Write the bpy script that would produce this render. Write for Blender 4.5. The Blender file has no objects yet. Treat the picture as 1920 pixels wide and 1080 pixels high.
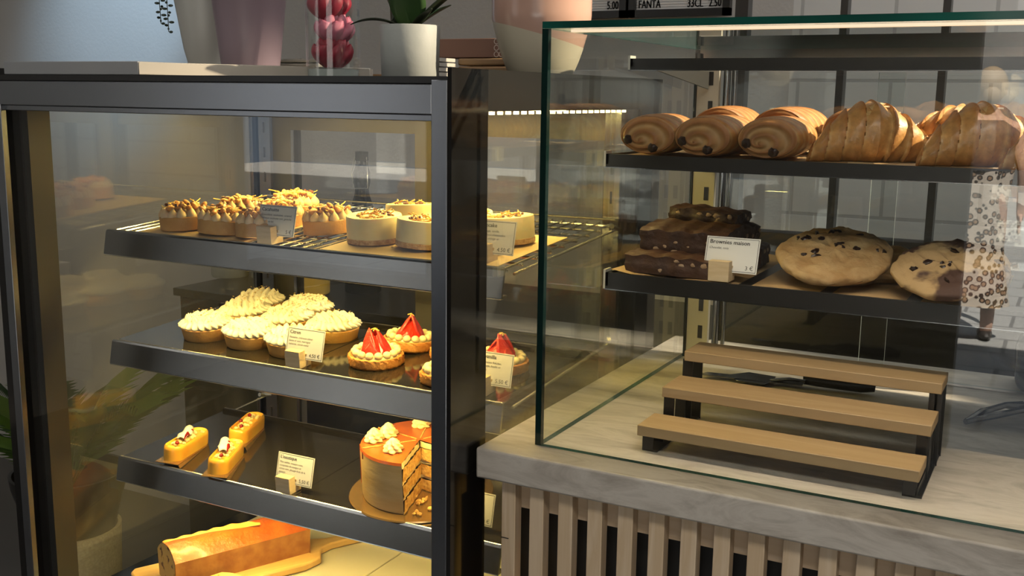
import bpy, math, random
from mathutils import Matrix, Vector
R = math.radians
PI = math.pi
sc = bpy.context.scene
C = sc.collection

# ------------------------------------------------------------------ camera
CAM = Vector((0.5769, -1.1576, 1.3564))
cd = bpy.data.cameras.new('camera'); cam = bpy.data.objects.new('camera', cd); C.objects.link(cam)
cd.sensor_width = 36; cd.lens = 37.266; cd.clip_start = 0.02; cd.clip_end = 200
_p, _r, _y = 0.17897, -0.01337, 0.48699
F = Vector((-math.sin(_y)*math.cos(_p), math.cos(_y)*math.cos(_p), -math.sin(_p)))
Rt = Vector((math.cos(_y), math.sin(_y), 0)); Dn = F.cross(Rt)
R2 = Rt*math.cos(_r) + Dn*math.sin(_r); D2 = Dn*math.cos(_r) - Rt*math.sin(_r)
m3 = Matrix((R2, -D2, -F)).transposed()
cam.matrix_world = Matrix.Translation(CAM) @ m3.to_4x4()
sc.camera = cam

# ------------------------------------------------------------------ view, world, lights
vs = sc.view_settings
vs.view_transform = 'Standard'; vs.look = 'None'; vs.exposure = 0.0; vs.gamma = 1.0; vs.use_curve_mapping = False
sc.cycles.use_denoising = True
sc.cycles.max_bounces = 10; sc.cycles.glossy_bounces = 5; sc.cycles.transparent_max_bounces = 24
sc.cycles.diffuse_bounces = 3; sc.cycles.sample_clamp_indirect = 4.0
sc.cycles.caustics_reflective = False; sc.cycles.caustics_refractive = False
w = bpy.data.worlds.new('world'); sc.world = w; w.use_nodes = True
bg = w.node_tree.nodes['Background']
bg.inputs['Color'].default_value = (0.62, 0.78, 1.0, 1); bg.inputs['Strength'].default_value = 1.3

def area(name, loc, rot, sx, sy, power, col):
    l = bpy.data.lights.new(name, 'AREA'); l.shape = 'RECTANGLE'; l.size = sx; l.size_y = sy
    l.energy = power; l.color = col
    o = bpy.data.objects.new(name, l); C.objects.link(o); o.location = loc; o.rotation_euler = rot
    return o
def spot(name, loc, target, power, col, ang, blend, rad):
    l = bpy.data.lights.new(name, 'SPOT'); l.energy = power; l.color = col; l.spot_size = R(ang); l.spot_blend = blend
    l.shadow_soft_size = rad
    o = bpy.data.objects.new(name, l); C.objects.link(o); o.location = loc
    o.rotation_euler = (Vector(target)-Vector(loc)).to_track_quat('-Z', 'Y').to_euler()
    return o
sl = bpy.data.lights.new('sun', 'SUN'); sl.energy = 26; sl.color = (1, .95, .86); sl.angle = R(.6)
sun = bpy.data.objects.new('sun', sl); C.objects.link(sun)
sun.rotation_euler = Vector((-.25, -.62, -.85)).to_track_quat('-Z', 'Y').to_euler()
WARM = (1.0, .71, .20)
area('ceiling_lamp_light', (0.9, -1.5, 2.66), (0, 0, 0), 1.6, .5, 25, (1, .93, .84))
area('ceiling_lamp_light', (.9, 1.02, 2.66), (0, 0, 0), 1.6, .3, 22, (1, .96, .92))  # lamp added to brighten the tiled wall behind the partition
area('ceiling_lamp_light', (1.7, 0.3, 2.66), (0, 0, 0), .5, .5, 5, (1, .93, .84))
area('ceiling_lamp_light', (-1.8, -.6, 2.66), (0, 0, 0), 1.2, .4, 7, (1, .96, .92))
spot('pastry_spot_light', (1.5, .78, 2.3), (.30, .28, 1.32), 430, (1, .82, .58), 34, .3, .012)
spot('added_wall_glow_light', (-1.5, .35, 2.5), (-2.1, 1.3, 1.66), 115, (.50, .74, 1.0), 34, .9, .06)  # spot added to make the bluish daylight glow on the wall
# light strips of the refrigerated case
area('case_strip_light', (-.47, .30, 1.334), (0, 0, 0), .70, .012, 6.0, WARM)
for zz, pw in ((1.122, 2.9), (.937, 3.3), (.732, 3.0)):
    area('case_strip_light', (-.455, .092, zz-.012), (R(12), 0, 0), .70, .01, pw, WARM)
bl = area('glass_box_strip_light', (.52, .020, 1.430), (0, 0, 0), .92, .005, 1.15, (1, .80, .58)); bl.data.spread = R(95)
area('case_strip_light', (-.092, .22, 1.333), (0, 0, R(90)), .5, .01, 1.0, WARM)

# ------------------------------------------------------------------ materials
MATS = {}
def newmat(name):
    m = bpy.data.materials.new(name); m.use_nodes = True; MATS[name] = m
    nt = m.node_tree; return m, nt, nt.nodes, nt.links, nt.nodes['Principled BSDF']
def tc(n, l, scale=(1, 1, 1), rot=(0, 0, 0), src='Object'):
    t = n.new('ShaderNodeTexCoord'); mp = n.new('ShaderNodeMapping')
    mp.inputs['Scale'].default_value = scale; mp.inputs['Rotation'].default_value = rot
    l.new(t.outputs[src], mp.inputs['Vector']); return mp.outputs['Vector']
def ramp(n, l, fac, stops):
    r = n.new('ShaderNodeValToRGB'); e = r.color_ramp.elements
    while len(e) < len(stops): e.new(.5)
    for k, (p, c) in enumerate(stops):
        e[k].position = p; e[k].color = (*c, 1)
    l.new(fac, r.inputs['Fac']); return r.outputs['Color']
def mat(name, col, rough=.5, metal=0.0, col2=None, nscale=40, stretch=(1, 1, 1), bump=0.0, bscale=None, spec=None,
        sss=0.0, emit=None, estr=0, detail=4, contrast=(.35, .65), coat=0, sheen=0, trans=0):
    m, nt, n, l, b = newmat(name)
    b.inputs['Base Color'].default_value = (*col, 1); b.inputs['Roughness'].default_value = rough
    b.inputs['Metallic'].default_value = metal
    if spec is not None: b.inputs['Specular IOR Level'].default_value = spec
    if sss: b.inputs['Subsurface Weight'].default_value = sss; b.inputs['Subsurface Radius'].default_value = (.01, .006, .003); b.inputs['Subsurface Scale'].default_value = .6
    if coat: b.inputs['Coat Weight'].default_value = coat; b.inputs['Coat Roughness'].default_value = .12
    if trans: b.inputs['Transmission Weight'].default_value = trans
    if emit: b.inputs['Emission Color'].default_value = (*emit, 1); b.inputs['Emission Strength'].default_value = estr
    if col2 is not None or bump:
        v = tc(n, l, stretch)
        if col2 is not None:
            t = n.new('ShaderNodeTexNoise'); t.inputs['Scale'].default_value = nscale; t.inputs['Detail'].default_value = detail
            l.new(v, t.inputs['Vector'])
            l.new(ramp(n, l, t.outputs['Fac'], [(contrast[0], col), (contrast[1], col2)]), b.inputs['Base Color'])
        if bump:
            t2 = n.new('ShaderNodeTexNoise'); t2.inputs['Scale'].default_value = bscale or nscale; t2.inputs['Detail'].default_value = 5
            l.new(v, t2.inputs['Vector'])
            bp = n.new('ShaderNodeBump'); bp.inputs['Strength'].default_value = bump; bp.inputs['Distance'].default_value = .002
            l.new(t2.outputs['Fac'], bp.inputs['Height']); l.new(bp.outputs['Normal'], b.inputs['Normal'])
    return m
def attrmat(name, rough=.4, nscale=120, namt=.35, bump=.5, bscale=200, sss=.15, coat=.25):
    # colour from the mesh's own colour attribute, broken up with noise
    m, nt, n, l, b = newmat(name)
    a = n.new('ShaderNodeAttribute'); a.attribute_name = 'Col'
    v = tc(n, l, (1, 1, 1))
    t = n.new('ShaderNodeTexNoise'); t.inputs['Scale'].default_value = nscale; t.inputs['Detail'].default_value = 6
    l.new(v, t.inputs['Vector'])
    g = ramp(n, l, t.outputs['Fac'], [(.3, (1-namt,)*3), (.7, (1, 1, 1))])
    mx = n.new('ShaderNodeMix'); mx.data_type = 'RGBA'; mx.blend_type = 'MULTIPLY'; mx.inputs[0].default_value = 1
    l.new(a.outputs['Color'], mx.inputs[6]); l.new(g, mx.inputs[7]); l.new(mx.outputs[2], b.inputs['Base Color'])
    t2 = n.new('ShaderNodeTexNoise'); t2.inputs['Scale'].default_value = bscale; t2.inputs['Detail'].default_value = 5
    l.new(v, t2.inputs['Vector'])
    bp = n.new('ShaderNodeBump'); bp.inputs['Strength'].default_value = bump; bp.inputs['Distance'].default_value = .0015
    l.new(t2.outputs['Fac'], bp.inputs['Height']); l.new(bp.outputs['Normal'], b.inputs['Normal'])
    b.inputs['Roughness'].default_value = rough
    b.inputs['Coat Weight'].default_value = coat; b.inputs['Coat Roughness'].default_value = .2
    return m
def glassmat(name, tint=(1, 1, 1), f0=.04, rough=0.0, haze=0.0):
    # thin clear glass: see-through with a mirror-like reflection that grows at grazing angles
    m, nt, n, l, b = newmat(name); n.remove(b); out = n['Material Output']
    ge = n.new('ShaderNodeNewGeometry'); dt = n.new('ShaderNodeVectorMath'); dt.operation = 'DOT_PRODUCT'
    l.new(ge.outputs['Incoming'], dt.inputs[0]); l.new(ge.outputs['Normal'], dt.inputs[1])
    def mth(op, a, bb=None):
        k = n.new('ShaderNodeMath'); k.operation = op
        for i, q in enumerate((a, bb)):
            if q is None: continue
            if isinstance(q, (int, float)): k.inputs[i].default_value = q
            else: l.new(q, k.inputs[i])
        return k.outputs[0]
    ab = mth('ABSOLUTE', dt.outputs['Value']); om = mth('SUBTRACT', 1.0, ab); pw = mth('POWER', om, 5.0)
    fac = mth('ADD', mth('MULTIPLY', pw, 1-f0), f0)
    tr = n.new('ShaderNodeBsdfTransparent'); tr.inputs['Color'].default_value = (*tint, 1)
    gl = n.new('ShaderNodeBsdfGlossy'); gl.inputs['Roughness'].default_value = rough; gl.inputs['Color'].default_value = (1, 1, 1, 1)
    mx = n.new('ShaderNodeMixShader'); l.new(fac, mx.inputs[0]); l.new(tr.outputs[0], mx.inputs[1]); l.new(gl.outputs[0], mx.inputs[2])
    s = mx.outputs[0]
    if haze:
        df = n.new('ShaderNodeBsdfDiffuse'); df.inputs['Color'].default_value = (.8, .8, .78, 1)
        m2 = n.new('ShaderNodeMixShader'); m2.inputs[0].default_value = haze
        l.new(s, m2.inputs[1]); l.new(df.outputs[0], m2.inputs[2]); s = m2.outputs[0]
    l.new(s, out.inputs['Surface']); return m
def woodmat(name, c1, c2, axis=0, scale=18, rough=.5, dark=None, bump=.15):
    m, nt, n, l, b = newmat(name)
    s = [14, 14, 14]; s[axis] = 1.0
    v = tc(n, l, tuple(s))
    t = n.new('ShaderNodeTexNoise'); t.inputs['Scale'].default_value = scale/4; t.inputs['Detail'].default_value = 6; t.inputs['Distortion'].default_value = .8
    l.new(v, t.inputs['Vector'])
    stops = [(.3, c1), (.55, c2), (.7, c1)] + ([(.85, dark)] if dark else [])
    l.new(ramp(n, l, t.outputs['Fac'], stops), b.inputs['Base Color'])
    bp = n.new('ShaderNodeBump'); bp.inputs['Strength'].default_value = bump; bp.inputs['Distance'].default_value = .001
    l.new(t.outputs['Fac'], bp.inputs['Height']); l.new(bp.outputs['Normal'], b.inputs['Normal'])
    b.inputs['Roughness'].default_value = rough; return m

mat('black', (.012, .011, .010), .35)
mat('black_gloss', (.010, .009, .008), .08)
mat('black_matte', (.016, .015, .014), .6)
mat('frame_black', (.03, .029, .027), .42)
mat('steel', (.26, .265, .275), .16, 1, bump=.05, bscale=300, stretch=(1, 40, 40))
mat('steel_brushed', (.29, .30, .32), .26, 1, bump=.04, bscale=200, stretch=(.3, 30, 30))
mat('steel_dark', (.16, .155, .15), .13, 1)
mat('tray_dark', (.045, .04, .034), .09, .6)
mat('wire', (.75, .74, .70), .2, 1)
glassmat('glass'); glassmat('glass_green', (.97, .985, .978), .045)
glassmat('glass_case', (.985, .985, .97), .035); glassmat('glass_double', (.97, .97, .95), .085, haze=.022); glassmat('glass_door', (.97, .97, .95), .06); glassmat('glass_vase', (.97, .98, .975), .07)
mat('glass_edge', (.004, .034, .027), .1, 0, col2=(.010, .10, .075), nscale=8, stretch=(.6, .6, .6))
mat('glass_edge_dark', (.004, .018, .015), .08)
mat('glass_edge_pale', (.45, .5, .48), .2)
mat('deck', (.62, .58, .46), .3)
mat('led', (1, 1, 1), .5, emit=(1, .80, .42), estr=9)
mat('led_dim', (1, 1, 1), .5, emit=(1, .66, .36), estr=.8)
mat('ceiling_lamp', (1, 1, 1), .5, emit=(1, .95, .88), estr=5)
mat('wall_paint', (.45, .435, .41), .75, col2=(.48, .465, .44), nscale=3, bump=.35, bscale=90)
mat('wall_dark', (.12, .11, .10), .7)
mat('wall_side', (.40, .385, .36), .8)
mat('floor_dark', (.10, .095, .088), .5)
mat('ceiling_white', (.45, .44, .42), .8)
mat('paving', (.55, .53, .49), .8, col2=(.46, .44, .41), nscale=5)
mat('building', (.17, .165, .16), .9, col2=(.13, .13, .13), nscale=2)
mat('cream_plastic', (.55, .53, .46), .4)
mat('crust', (.60, .35, .11), .55, col2=(.50, .26, .07), nscale=35, bump=.35, bscale=260, sss=.1)
mat('crust_baked', (.55, .20, .035), .55, col2=(.68, .32, .08), nscale=60, bump=1.0, bscale=220)
mat('cream_beige', (.80, .60, .36), .45, sss=.2)
mat('peanut', (.80, .42, .12), .45, col2=(.68, .30, .08), nscale=90)
mat('zest', (.92, .62, .10), .4)
mat('nut_dark', (.16, .06, .025), .5)
mat('meringue', (.76, .72, .57), .5)
mat('meringue_toast', (.62, .42, .14), .6)
mat('cheese', (.86, .77, .48), .45, col2=(.80, .68, .36), nscale=30, bump=.2, bscale=90, sss=.2)
mat('crumb', (.42, .24, .09), .8, col2=(.62, .42, .20), nscale=170, bump=1, bscale=300)
mat('orange_crumb', (.90, .55, .08), .5, col2=(.80, .38, .05), nscale=120, bump=.8, bscale=240)
mat('strawberry', (.62, .012, .008), .22, col2=(.78, .05, .02), nscale=60, bump=.5, bscale=400, sss=.1, coat=.5)
mat('strawberry_inner', (.85, .16, .07), .3, col2=(.70, .03, .015), nscale=70, coat=.4)
mat('custard', (.90, .76, .42), .35, sss=.2)
mat('mango_glaze', (.85, .40, .035), .22, col2=(.90, .52, .07), nscale=20, coat=.4, sss=.15)
mat('mango_dice', (.88, .62, .22), .3, col2=(.90, .72, .40), nscale=110, bump=.9, bscale=160, coat=.3)
mat('berry', (.28, .010, .006), .2, coat=.5)
mat('coconut', (.90, .85, .72), .5)
mat('cake_glaze', (.42, .10, .018), .25, col2=(.34, .075, .012), nscale=20, coat=.4)
mat('cake_cream', (.68, .49, .22), .45, col2=(.58, .38, .14), nscale=12, stretch=(1, 1, 4), bump=.4, bscale=40)
mat('sponge', (.80, .50, .15), .8, col2=(.52, .25, .05), nscale=130, bump=1, bscale=200)
mat('filling', (.86, .66, .34), .5, bump=.6, bscale=150)
mat('piped_cream', (.86, .66, .34), .4, sss=.2)
mat('gold_board', (.42, .26, .10), .25, .7)
mat('loaf_top', (.42, .085, .012), .38, col2=(.50, .14, .022), nscale=26, bump=1.0, bscale=150, coat=.25)
mat('loaf_side', (.38, .17, .045), .6, col2=(.27, .10, .025), nscale=45, bump=.5, bscale=80)
mat('loaf_crack', (.82, .50, .12), .6, col2=(.72, .36, .06), nscale=70, stretch=(.25, 1, 1), bump=1, bscale=90)
mat('loaf_cut', (.74, .50, .16), .7, col2=(.12, .05, .02), nscale=75, contrast=(.58, .64), bump=.5, bscale=150)
mat('chocolate', (.022, .010, .007), .3)
mat('choc_tart', (.10, .03, .012), .4, col2=(.05, .018, .01), nscale=60, bump=.6, bscale=120)
mat('brownie', (.030, .012, .007), .6, col2=(.060, .026, .014), nscale=45, bump=1.0, bscale=120)
mat('brownie_crust', (.085, .038, .020), .5, col2=(.05, .02, .011), nscale=50, bump=1.0, bscale=90)
mat('nut', (.40, .28, .18), .6, col2=(.30, .19, .11), nscale=120)
mat('cookie', (.50, .34, .16), .8, col2=(.36, .21, .08), nscale=42, bump=1.0, bscale=130)
mat('cookie_choc', (.46, .31, .15), .75, col2=(.07, .035, .025), nscale=14, contrast=(.50, .56), bump=1.0, bscale=75)
mat('parchment', (.50, .34, .17), .6, col2=(.45, .30, .14), nscale=8)
mat('kraft', (.55, .40, .20), .7)
mat('card_white', (.80, .79, .75), .6)
mat('ink', (.02, .02, .02), .7)
mat('block_wood', (.66, .52, .33), .6, col2=(.58, .44, .26), nscale=30, stretch=(1, 1, 6))
mat('board_grey', (.24, .25, .26), .5, col2=(.28, .285, .29), nscale=5)
mat('board_cream', (.47, .43, .36), .5, col2=(.52, .48, .41), nscale=6)
mat('pot_mauve', (.22, .165, .195), .32, col2=(.24, .18, .21), nscale=3)
mat('pot_white', (.33, .35, .335), .6, bump=.3, bscale=60)
mat('white_ceramic', (.44, .44, .41), .35)
mat('vase_pink', (.44, .28, .22), .18)
mat('vase_cream', (.46, .42, .32), .4)
mat('rose_red', (.40, .02, .05), .5, col2=(.26, .010, .03), nscale=60)
mat('rose_pink', (.62, .20, .28), .5, col2=(.50, .12, .20), nscale=60)
mat('leaf', (.045, .10, .03), .4, col2=(.03, .07, .022), nscale=20)
mat('leaf_dark', (.02, .03, .014), .45)
mat('palm', (.030, .075, .018), .5, col2=(.045, .10, .022), nscale=12)
mat('soil', (.03, .02, .015), .9)
mat('basket', (.50, .46, .36), .8, col2=(.40, .36, .28), nscale=160, bump=.8, bscale=200)
mat('brown_box', (.22, .12, .085), .6)
mat('brown_pattern', (.60, .52, .46), .6)
woodmat('tray_wood', (.26, .15, .07), (.34, .21, .10), 0)
mat('paper_white', (.42, .40, .35), .7)
woodmat('oak', (.43, .30, .16), (.37, .25, .125), 0, scale=14, rough=.5)
woodmat('pine', (.68, .54, .38), (.58, .43, .27), 2, scale=16, rough=.6, dark=(.36, .23, .12))
woodmat('pine_x', (.64, .50, .35), (.57, .42, .27), 0, scale=16, rough=.6)
woodmat('bamboo', (.74, .50, .20), (.66, .41, .14), 0, scale=12, rough=.4)
mat('letter_white', (.60, .595, .58), .6)
mat('letter_black', (.01, .01, .01), .5)
mat('bottle_glass', (.006, .006, .006), .06)
mat('yellow_tub', (.60, .42, .08), .4)
mat('skin', (.60, .36, .26), .5, sss=.1)
mat('hair_blond', (.42, .30, .18), .6)
mat('cloth_dark', (.05, .05, .06), .8)
mat('cloth_light', (.75, .72, .70), .8)
mat('shoe', (.05, .04, .035), .5)
def leopard():
    m, nt, n, l, b = newmat('leopard')
    v = tc(n, l)
    t = n.new('ShaderNodeTexVoronoi'); t.inputs['Scale'].default_value = 26; l.new(v, t.inputs['Vector'])
    l.new(ramp(n, l, t.outputs['Distance'], [(.0, (.42, .28, .17)), (.27, (.34, .20, .12)), (.31, (.03, .02, .015)), (.44, (.03, .02, .015)), (.48, (.66, .56, .46))]), b.inputs['Base Color'])
    b.inputs['Roughness'].default_value = .8
leopard()
def tilemat(name, c1, c2, mortar, scale, w_, h_, gap, rough=.3):
    m, nt, n, l, b = newmat(name)
    t0 = n.new('ShaderNodeTexCoord'); sp = n.new('ShaderNodeSeparateXYZ'); cb = n.new('ShaderNodeCombineXYZ')
    l.new(t0.outputs['Object'], sp.inputs[0])
    l.new(sp.outputs['X'], cb.inputs['X']); l.new(sp.outputs['Z' if name != 'paving_slabs' else 'Y'], cb.inputs['Y'])
    t = n.new('ShaderNodeTexBrick'); t.inputs['Scale'].default_value = scale
    t.inputs['Brick Width'].default_value = w_; t.inputs['Row Height'].default_value = h_; t.inputs['Mortar Size'].default_value = gap
    t.inputs['Color1'].default_value = (*c1, 1); t.inputs['Color2'].default_value = (*c2, 1); t.inputs['Mortar'].default_value = (*mortar, 1)
    l.new(cb.outputs[0], t.inputs['Vector']); l.new(t.outputs['Color'], b.inputs['Base Color'])
    bp = n.new('ShaderNodeBump'); bp.inputs['Strength'].default_value = .3; bp.inputs['Distance'].default_value = .003; bp.invert = True
    l.new(t.outputs['Fac'], bp.inputs['Height']); l.new(bp.outputs['Normal'], b.inputs['Normal'])
    b.inputs['Roughness'].default_value = rough
tilemat('white_tiles', (.62, .62, .60), (.58, .58, .565), (.42, .42, .41), 1, .20, .10, .004)
tilemat('paving_slabs', (.52, .50, .47), (.47, .455, .43), (.25, .24, .23), 1, .6, .4, .012, .8)
def worktop():
    m, nt, n, l, b = newmat('worktop')
    v = tc(n, l, (2.6, 7.5, 7.5))
    t = n.new('ShaderNodeTexNoise'); t.inputs['Scale'].default_value = 3.2; t.inputs['Detail'].default_value = 9; t.inputs['Roughness'].default_value = .65; t.inputs['Distortion'].default_value = 1.2
    l.new(v, t.inputs['Vector'])
    c = ramp(n, l, t.outputs['Fac'], [(.30, (.31, .275, .23)), (.45, (.44, .40, .345)), (.56, (.53, .49, .43)), (.72, (.38, .345, .295))])
    l.new(c, b.inputs['Base Color']); b.inputs['Roughness'].default_value = .42
    bp = n.new('ShaderNodeBump'); bp.inputs['Strength'].default_value = .12; bp.inputs['Distance'].default_value = .001
    l.new(t.outputs['Fac'], bp.inputs['Height']); l.new(bp.outputs['Normal'], b.inputs['Normal'])
worktop()
attrmat('pastry')
attrmat('pastry_end', rough=.5, nscale=80, namt=.25, bump=.4, coat=.05)

# ------------------------------------------------------------------ mesh builder
class M:
    def __init__(s): s.v = []; s.f = []; s.mi = []; s.c = []; s.T = Matrix.Identity(4); s.col = None
    def addv(s, pts, cols=None):
        b = len(s.v)
        for k, p in enumerate(pts):
            s.v.append(tuple(s.T @ Vector(p))); s.c.append(cols[k] if cols else (s.col or (1, 1, 1)))
        return b
    def addf(s, faces, b, mi=0):
        for f in faces: s.f.append(tuple(i+b for i in f)); s.mi.append(mi)
    def box(s, x0, x1, y0, y1, z0, z1, mi=0, mis=None):
        b = s.addv([(x0,y0,z0),(x1,y0,z0),(x1,y1,z0),(x0,y1,z0),(x0,y0,z1),(x1,y0,z1),(x1,y1,z1),(x0,y1,z1)])
        fs = [(0,3,2,1),(4,5,6,7),(0,1,5,4),(1,2,6,5),(2,3,7,6),(3,0,4,7)]   # bottom top front right back left
        for k, f in enumerate(fs): s.addf([f], b, mis[k] if mis else mi)
        return s
    def prism(s, poly, z0, z1, mi=0, mit=None):
        n = len(poly); b = s.addv([(x, y, z0) for x, y in poly]+[(x, y, z1) for x, y in poly])
        s.addf([tuple(range(n-1, -1, -1))], b, mi); s.addf([tuple(range(n, 2*n))], b, mi if mit is None else mit)
        s.addf([(i, (i+1) % n, n+(i+1) % n, n+i) for i in range(n)], b, mi); return s
    def lathe(s, prof, n=32, mi=0, a0=0, a1=2*PI, cap=False):
        full = abs(a1-a0-2*PI) < 1e-6; m = n if full else n+1
        pts = [(r*math.cos(a0+(a1-a0)*k/n), r*math.sin(a0+(a1-a0)*k/n), z) for r, z in prof for k in range(m)]
        b = s.addv(pts)
        for i in range(len(prof)-1):
            for k in range(n):
                k2 = (k+1) % m
                s.addf([(i*m+k, i*m+k2, (i+1)*m+k2, (i+1)*m+k)], b, mi)
        return s
    def tube(s, pts, rad, n=8, mi=0, cap=True):
        pts = [Vector(p) for p in pts]; rr = rad if isinstance(rad, (list, tuple)) else [rad]*len(pts)
        up = None; rings = []
        for i, p in enumerate(pts):
            d = (pts[min(i+1, len(pts)-1)]-pts[max(i-1, 0)]).normalized()
            if up is None:
                up = Vector((0, 0, 1)) if abs(d.z) < .9 else Vector((1, 0, 0))
            a = d.cross(up).normalized(); up = a.cross(d).normalized()
            rings += [p+(a*math.cos(2*PI*k/n)+up*math.sin(2*PI*k/n))*rr[i] for k in range(n)]
        b = s.addv(rings)
        for i in range(len(pts)-1):
            s.addf([(i*n+k, i*n+(k+1) % n, (i+1)*n+(k+1) % n, (i+1)*n+k) for k in range(n)], b, mi)
        if cap:
            s.addf([tuple(range(n-1, -1, -1))], b, mi); e = (len(pts)-1)*n; s.addf([tuple(range(e, e+n))], b, mi)
        return s
    def grid(s, fn, nu, nv, cu=False, cv=False, mi=0, colfn=None):
        mu = nu if cu else nu+1; mv = nv if cv else nv+1
        pts = [fn(i/nu, j/nv) for i in range(mu) for j in range(mv)]
        cols = [colfn(i/nu, j/nv) for i in range(mu) for j in range(mv)] if colfn else None
        b = s.addv(pts, cols)
        for i in range(nu):
            for j in range(nv):
                i2 = (i+1) % mu; j2 = (j+1) % mv
                s.addf([(i*mv+j, i2*mv+j, i2*mv+j2, i*mv+j2)], b, mi)
        return s
    def ell(s, c, r, mi=0, nu=10, nv=6, rot=None, jit=0, rnd=None):
        T = s.T; q = Matrix.Translation(c) @ (rot.to_matrix().to_4x4() if rot else Matrix.Identity(4)); s.T = T @ q
        jj = {}
        def fn(u, v):
            a = 2*PI*u; t = PI*(v-.5); k = 1
            if jit:
                key = (round(u, 4), round(v, 4)) if 0 < v < 1 else ('p', v)
                if key not in jj: jj[key] = 1+rnd.uniform(-jit, jit)
                k = jj[key]
            return (r[0]*math.cos(a)*math.cos(t)*k, r[1]*math.sin(a)*math.cos(t)*k, r[2]*math.sin(t)*k)
        s.grid(fn, nu, nv, cu=True, mi=mi); s.T = T; return s
    def add_text(s, txt, size, T, mi=0, align='LEFT', shear=0):
        cu = bpy.data.curves.new('t', 'FONT'); cu.body = txt; cu.size = size; cu.align_x = align; cu.resolution_u = 2; cu.shear = shear
        o = bpy.data.objects.new('t', cu); me = bpy.data.meshes.new_from_object(o)
        Tm = s.T; s.T = Tm @ T
        b = s.addv([tuple(v.co) for v in me.vertices]); s.addf([tuple(p.vertices) for p in me.polygons], b, mi); s.T = Tm
        bpy.data.objects.remove(o); bpy.data.meshes.remove(me); bpy.data.curves.remove(cu); return s
    def build(s, name, mats, parent=None, label=None, smooth=True, bevel=0, angle=38, sub=0, disp=None):
        me = bpy.data.meshes.new(name); me.from_pydata(s.v, [], s.f); me.update()
        if isinstance(mats, str): mats = [mats]
        for q in mats: me.materials.append(MATS[q])
        me.polygons.foreach_set('material_index', s.mi)
        if any(c != (1, 1, 1) for c in s.c):
            ca = me.color_attributes.new('Col', 'FLOAT_COLOR', 'POINT')
            ca.data.foreach_set('color', [x for c in s.c for x in (*c, 1)])
        if smooth:
            me.shade_smooth(); me.set_sharp_from_angle(angle=R(angle))
        o = bpy.data.objects.new(name, me); C.objects.link(o)
        if parent: o.parent = parent
        if label: o['label'] = label
        if bevel:
            bv = o.modifiers.new('bevel', 'BEVEL'); bv.width = bevel; bv.segments = 2; bv.limit_method = 'ANGLE'
        if sub:
            ss = o.modifiers.new('subdivision', 'SUBSURF'); ss.levels = sub; ss.render_levels = sub
        return o

def tag(o, label, cat, group=None):
    o['label'] = label; o['category'] = cat
    if group: o['group'] = group
    return o
def thing(name, label, cat, loc=(0, 0, 0), rot=(0, 0, 0), group=None):
    o = bpy.data.objects.new(name, None); C.objects.link(o); o.location = loc; o.rotation_euler = rot
    o.empty_display_size = .02
    return tag(o, label, cat, group)
def struct(o): o['kind'] = 'structure'; return o
def copy_tree(o, parent=None):
    c = o.copy(); C.objects.link(c)
    if parent: c.parent = parent
    for ch in list(o.children): copy_tree(ch, c)
    return c
def place(root, loc, rot, label, used=[]):
    o = root if root.name not in used else copy_tree(root)
    used.append(root.name)
    o.location = loc; o.rotation_euler = rot; o['label'] = label
    return o
def hidden(root):  # nothing: prototypes are always placed
    return root

# ------------------------------------------------------------------ setting
struct(M().box(-3.2, 3.2, -3.2, 1.6, -.05, 0).build('floor', 'floor_dark', smooth=False))
struct(M().box(-3.2, 3.2, -3.2, 1.6, 2.7, 2.8).build('ceiling', 'ceiling_white', smooth=False))
struct(M().box(-3.2, -.02, 1.3, 1.4, 0, 2.7).build('wall_back', 'wall_paint', smooth=False))
struct(M().box(-.02, 3.2, 1.3, 1.4, 0, 2.7).build('wall_back_tiled', 'white_tiles', smooth=False))
struct(M().box(-3.3, -3.2, -3.2, 1.4, 0, 2.7).build('wall_left', 'wall_side', smooth=False))
struct(M().box(3.2, 3.3, -3.2, 1.4, 0, 2.7).build('wall_right', 'wall_side', smooth=False))
struct(M().box(-3.2, 3.2, -3.3, -3.2, 2.45, 2.8).box(-3.2, -2.1, -3.3, -3.2, 0, .5).box(-2.1, .22, -3.3, -3.2, 0, 2.45).box(2.0, 3.2, -3.3, -3.2, 0, 2.45).build('wall_front', 'wall_dark', smooth=False))
struct(M().box(-16, -.9, -3.25, 1.5, 2.8, 14).build('added_sun_block', 'building', smooth=False))  # unseen block added to keep sunlight off the pavement at the left
struct(M().box(-14, 14, -16, -3.2, -.07, -.02).build('pavement', 'paving_slabs', smooth=False))
fb = M().box(-14, 14, -16.5, -16, 0, 7)
fb = tag(fb.build('street_building', 'building', smooth=False), 'pale building across the street, seen only as a reflection in the glass', 'building')
# black framed partition behind the glass box
pt = M()
for x in (-.022, .170, .3465, .524, .702, .88): pt.box(x-.0125 if x < 0 else x-.0065, x+.0125 if x < 0 else x+.0065, .9, .93, 1.08, 2.3)
pt.box(-.034, 1.2, .9, .93, 1.452, 1.492); pt.box(-.034, 1.2, .9, .93, 2.28, 2.3)
struct(pt.build('window_1', 'frame_black', smooth=False))
struct(M().box(-.034, 1.2, .89, .94, .70, 1.102).build('trim_2', 'black_matte', smooth=False))
struct(M().box(-.034, 1.2, .912, .916, 1.10, 2.28).build('window_2', 'glass', smooth=False))

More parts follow.
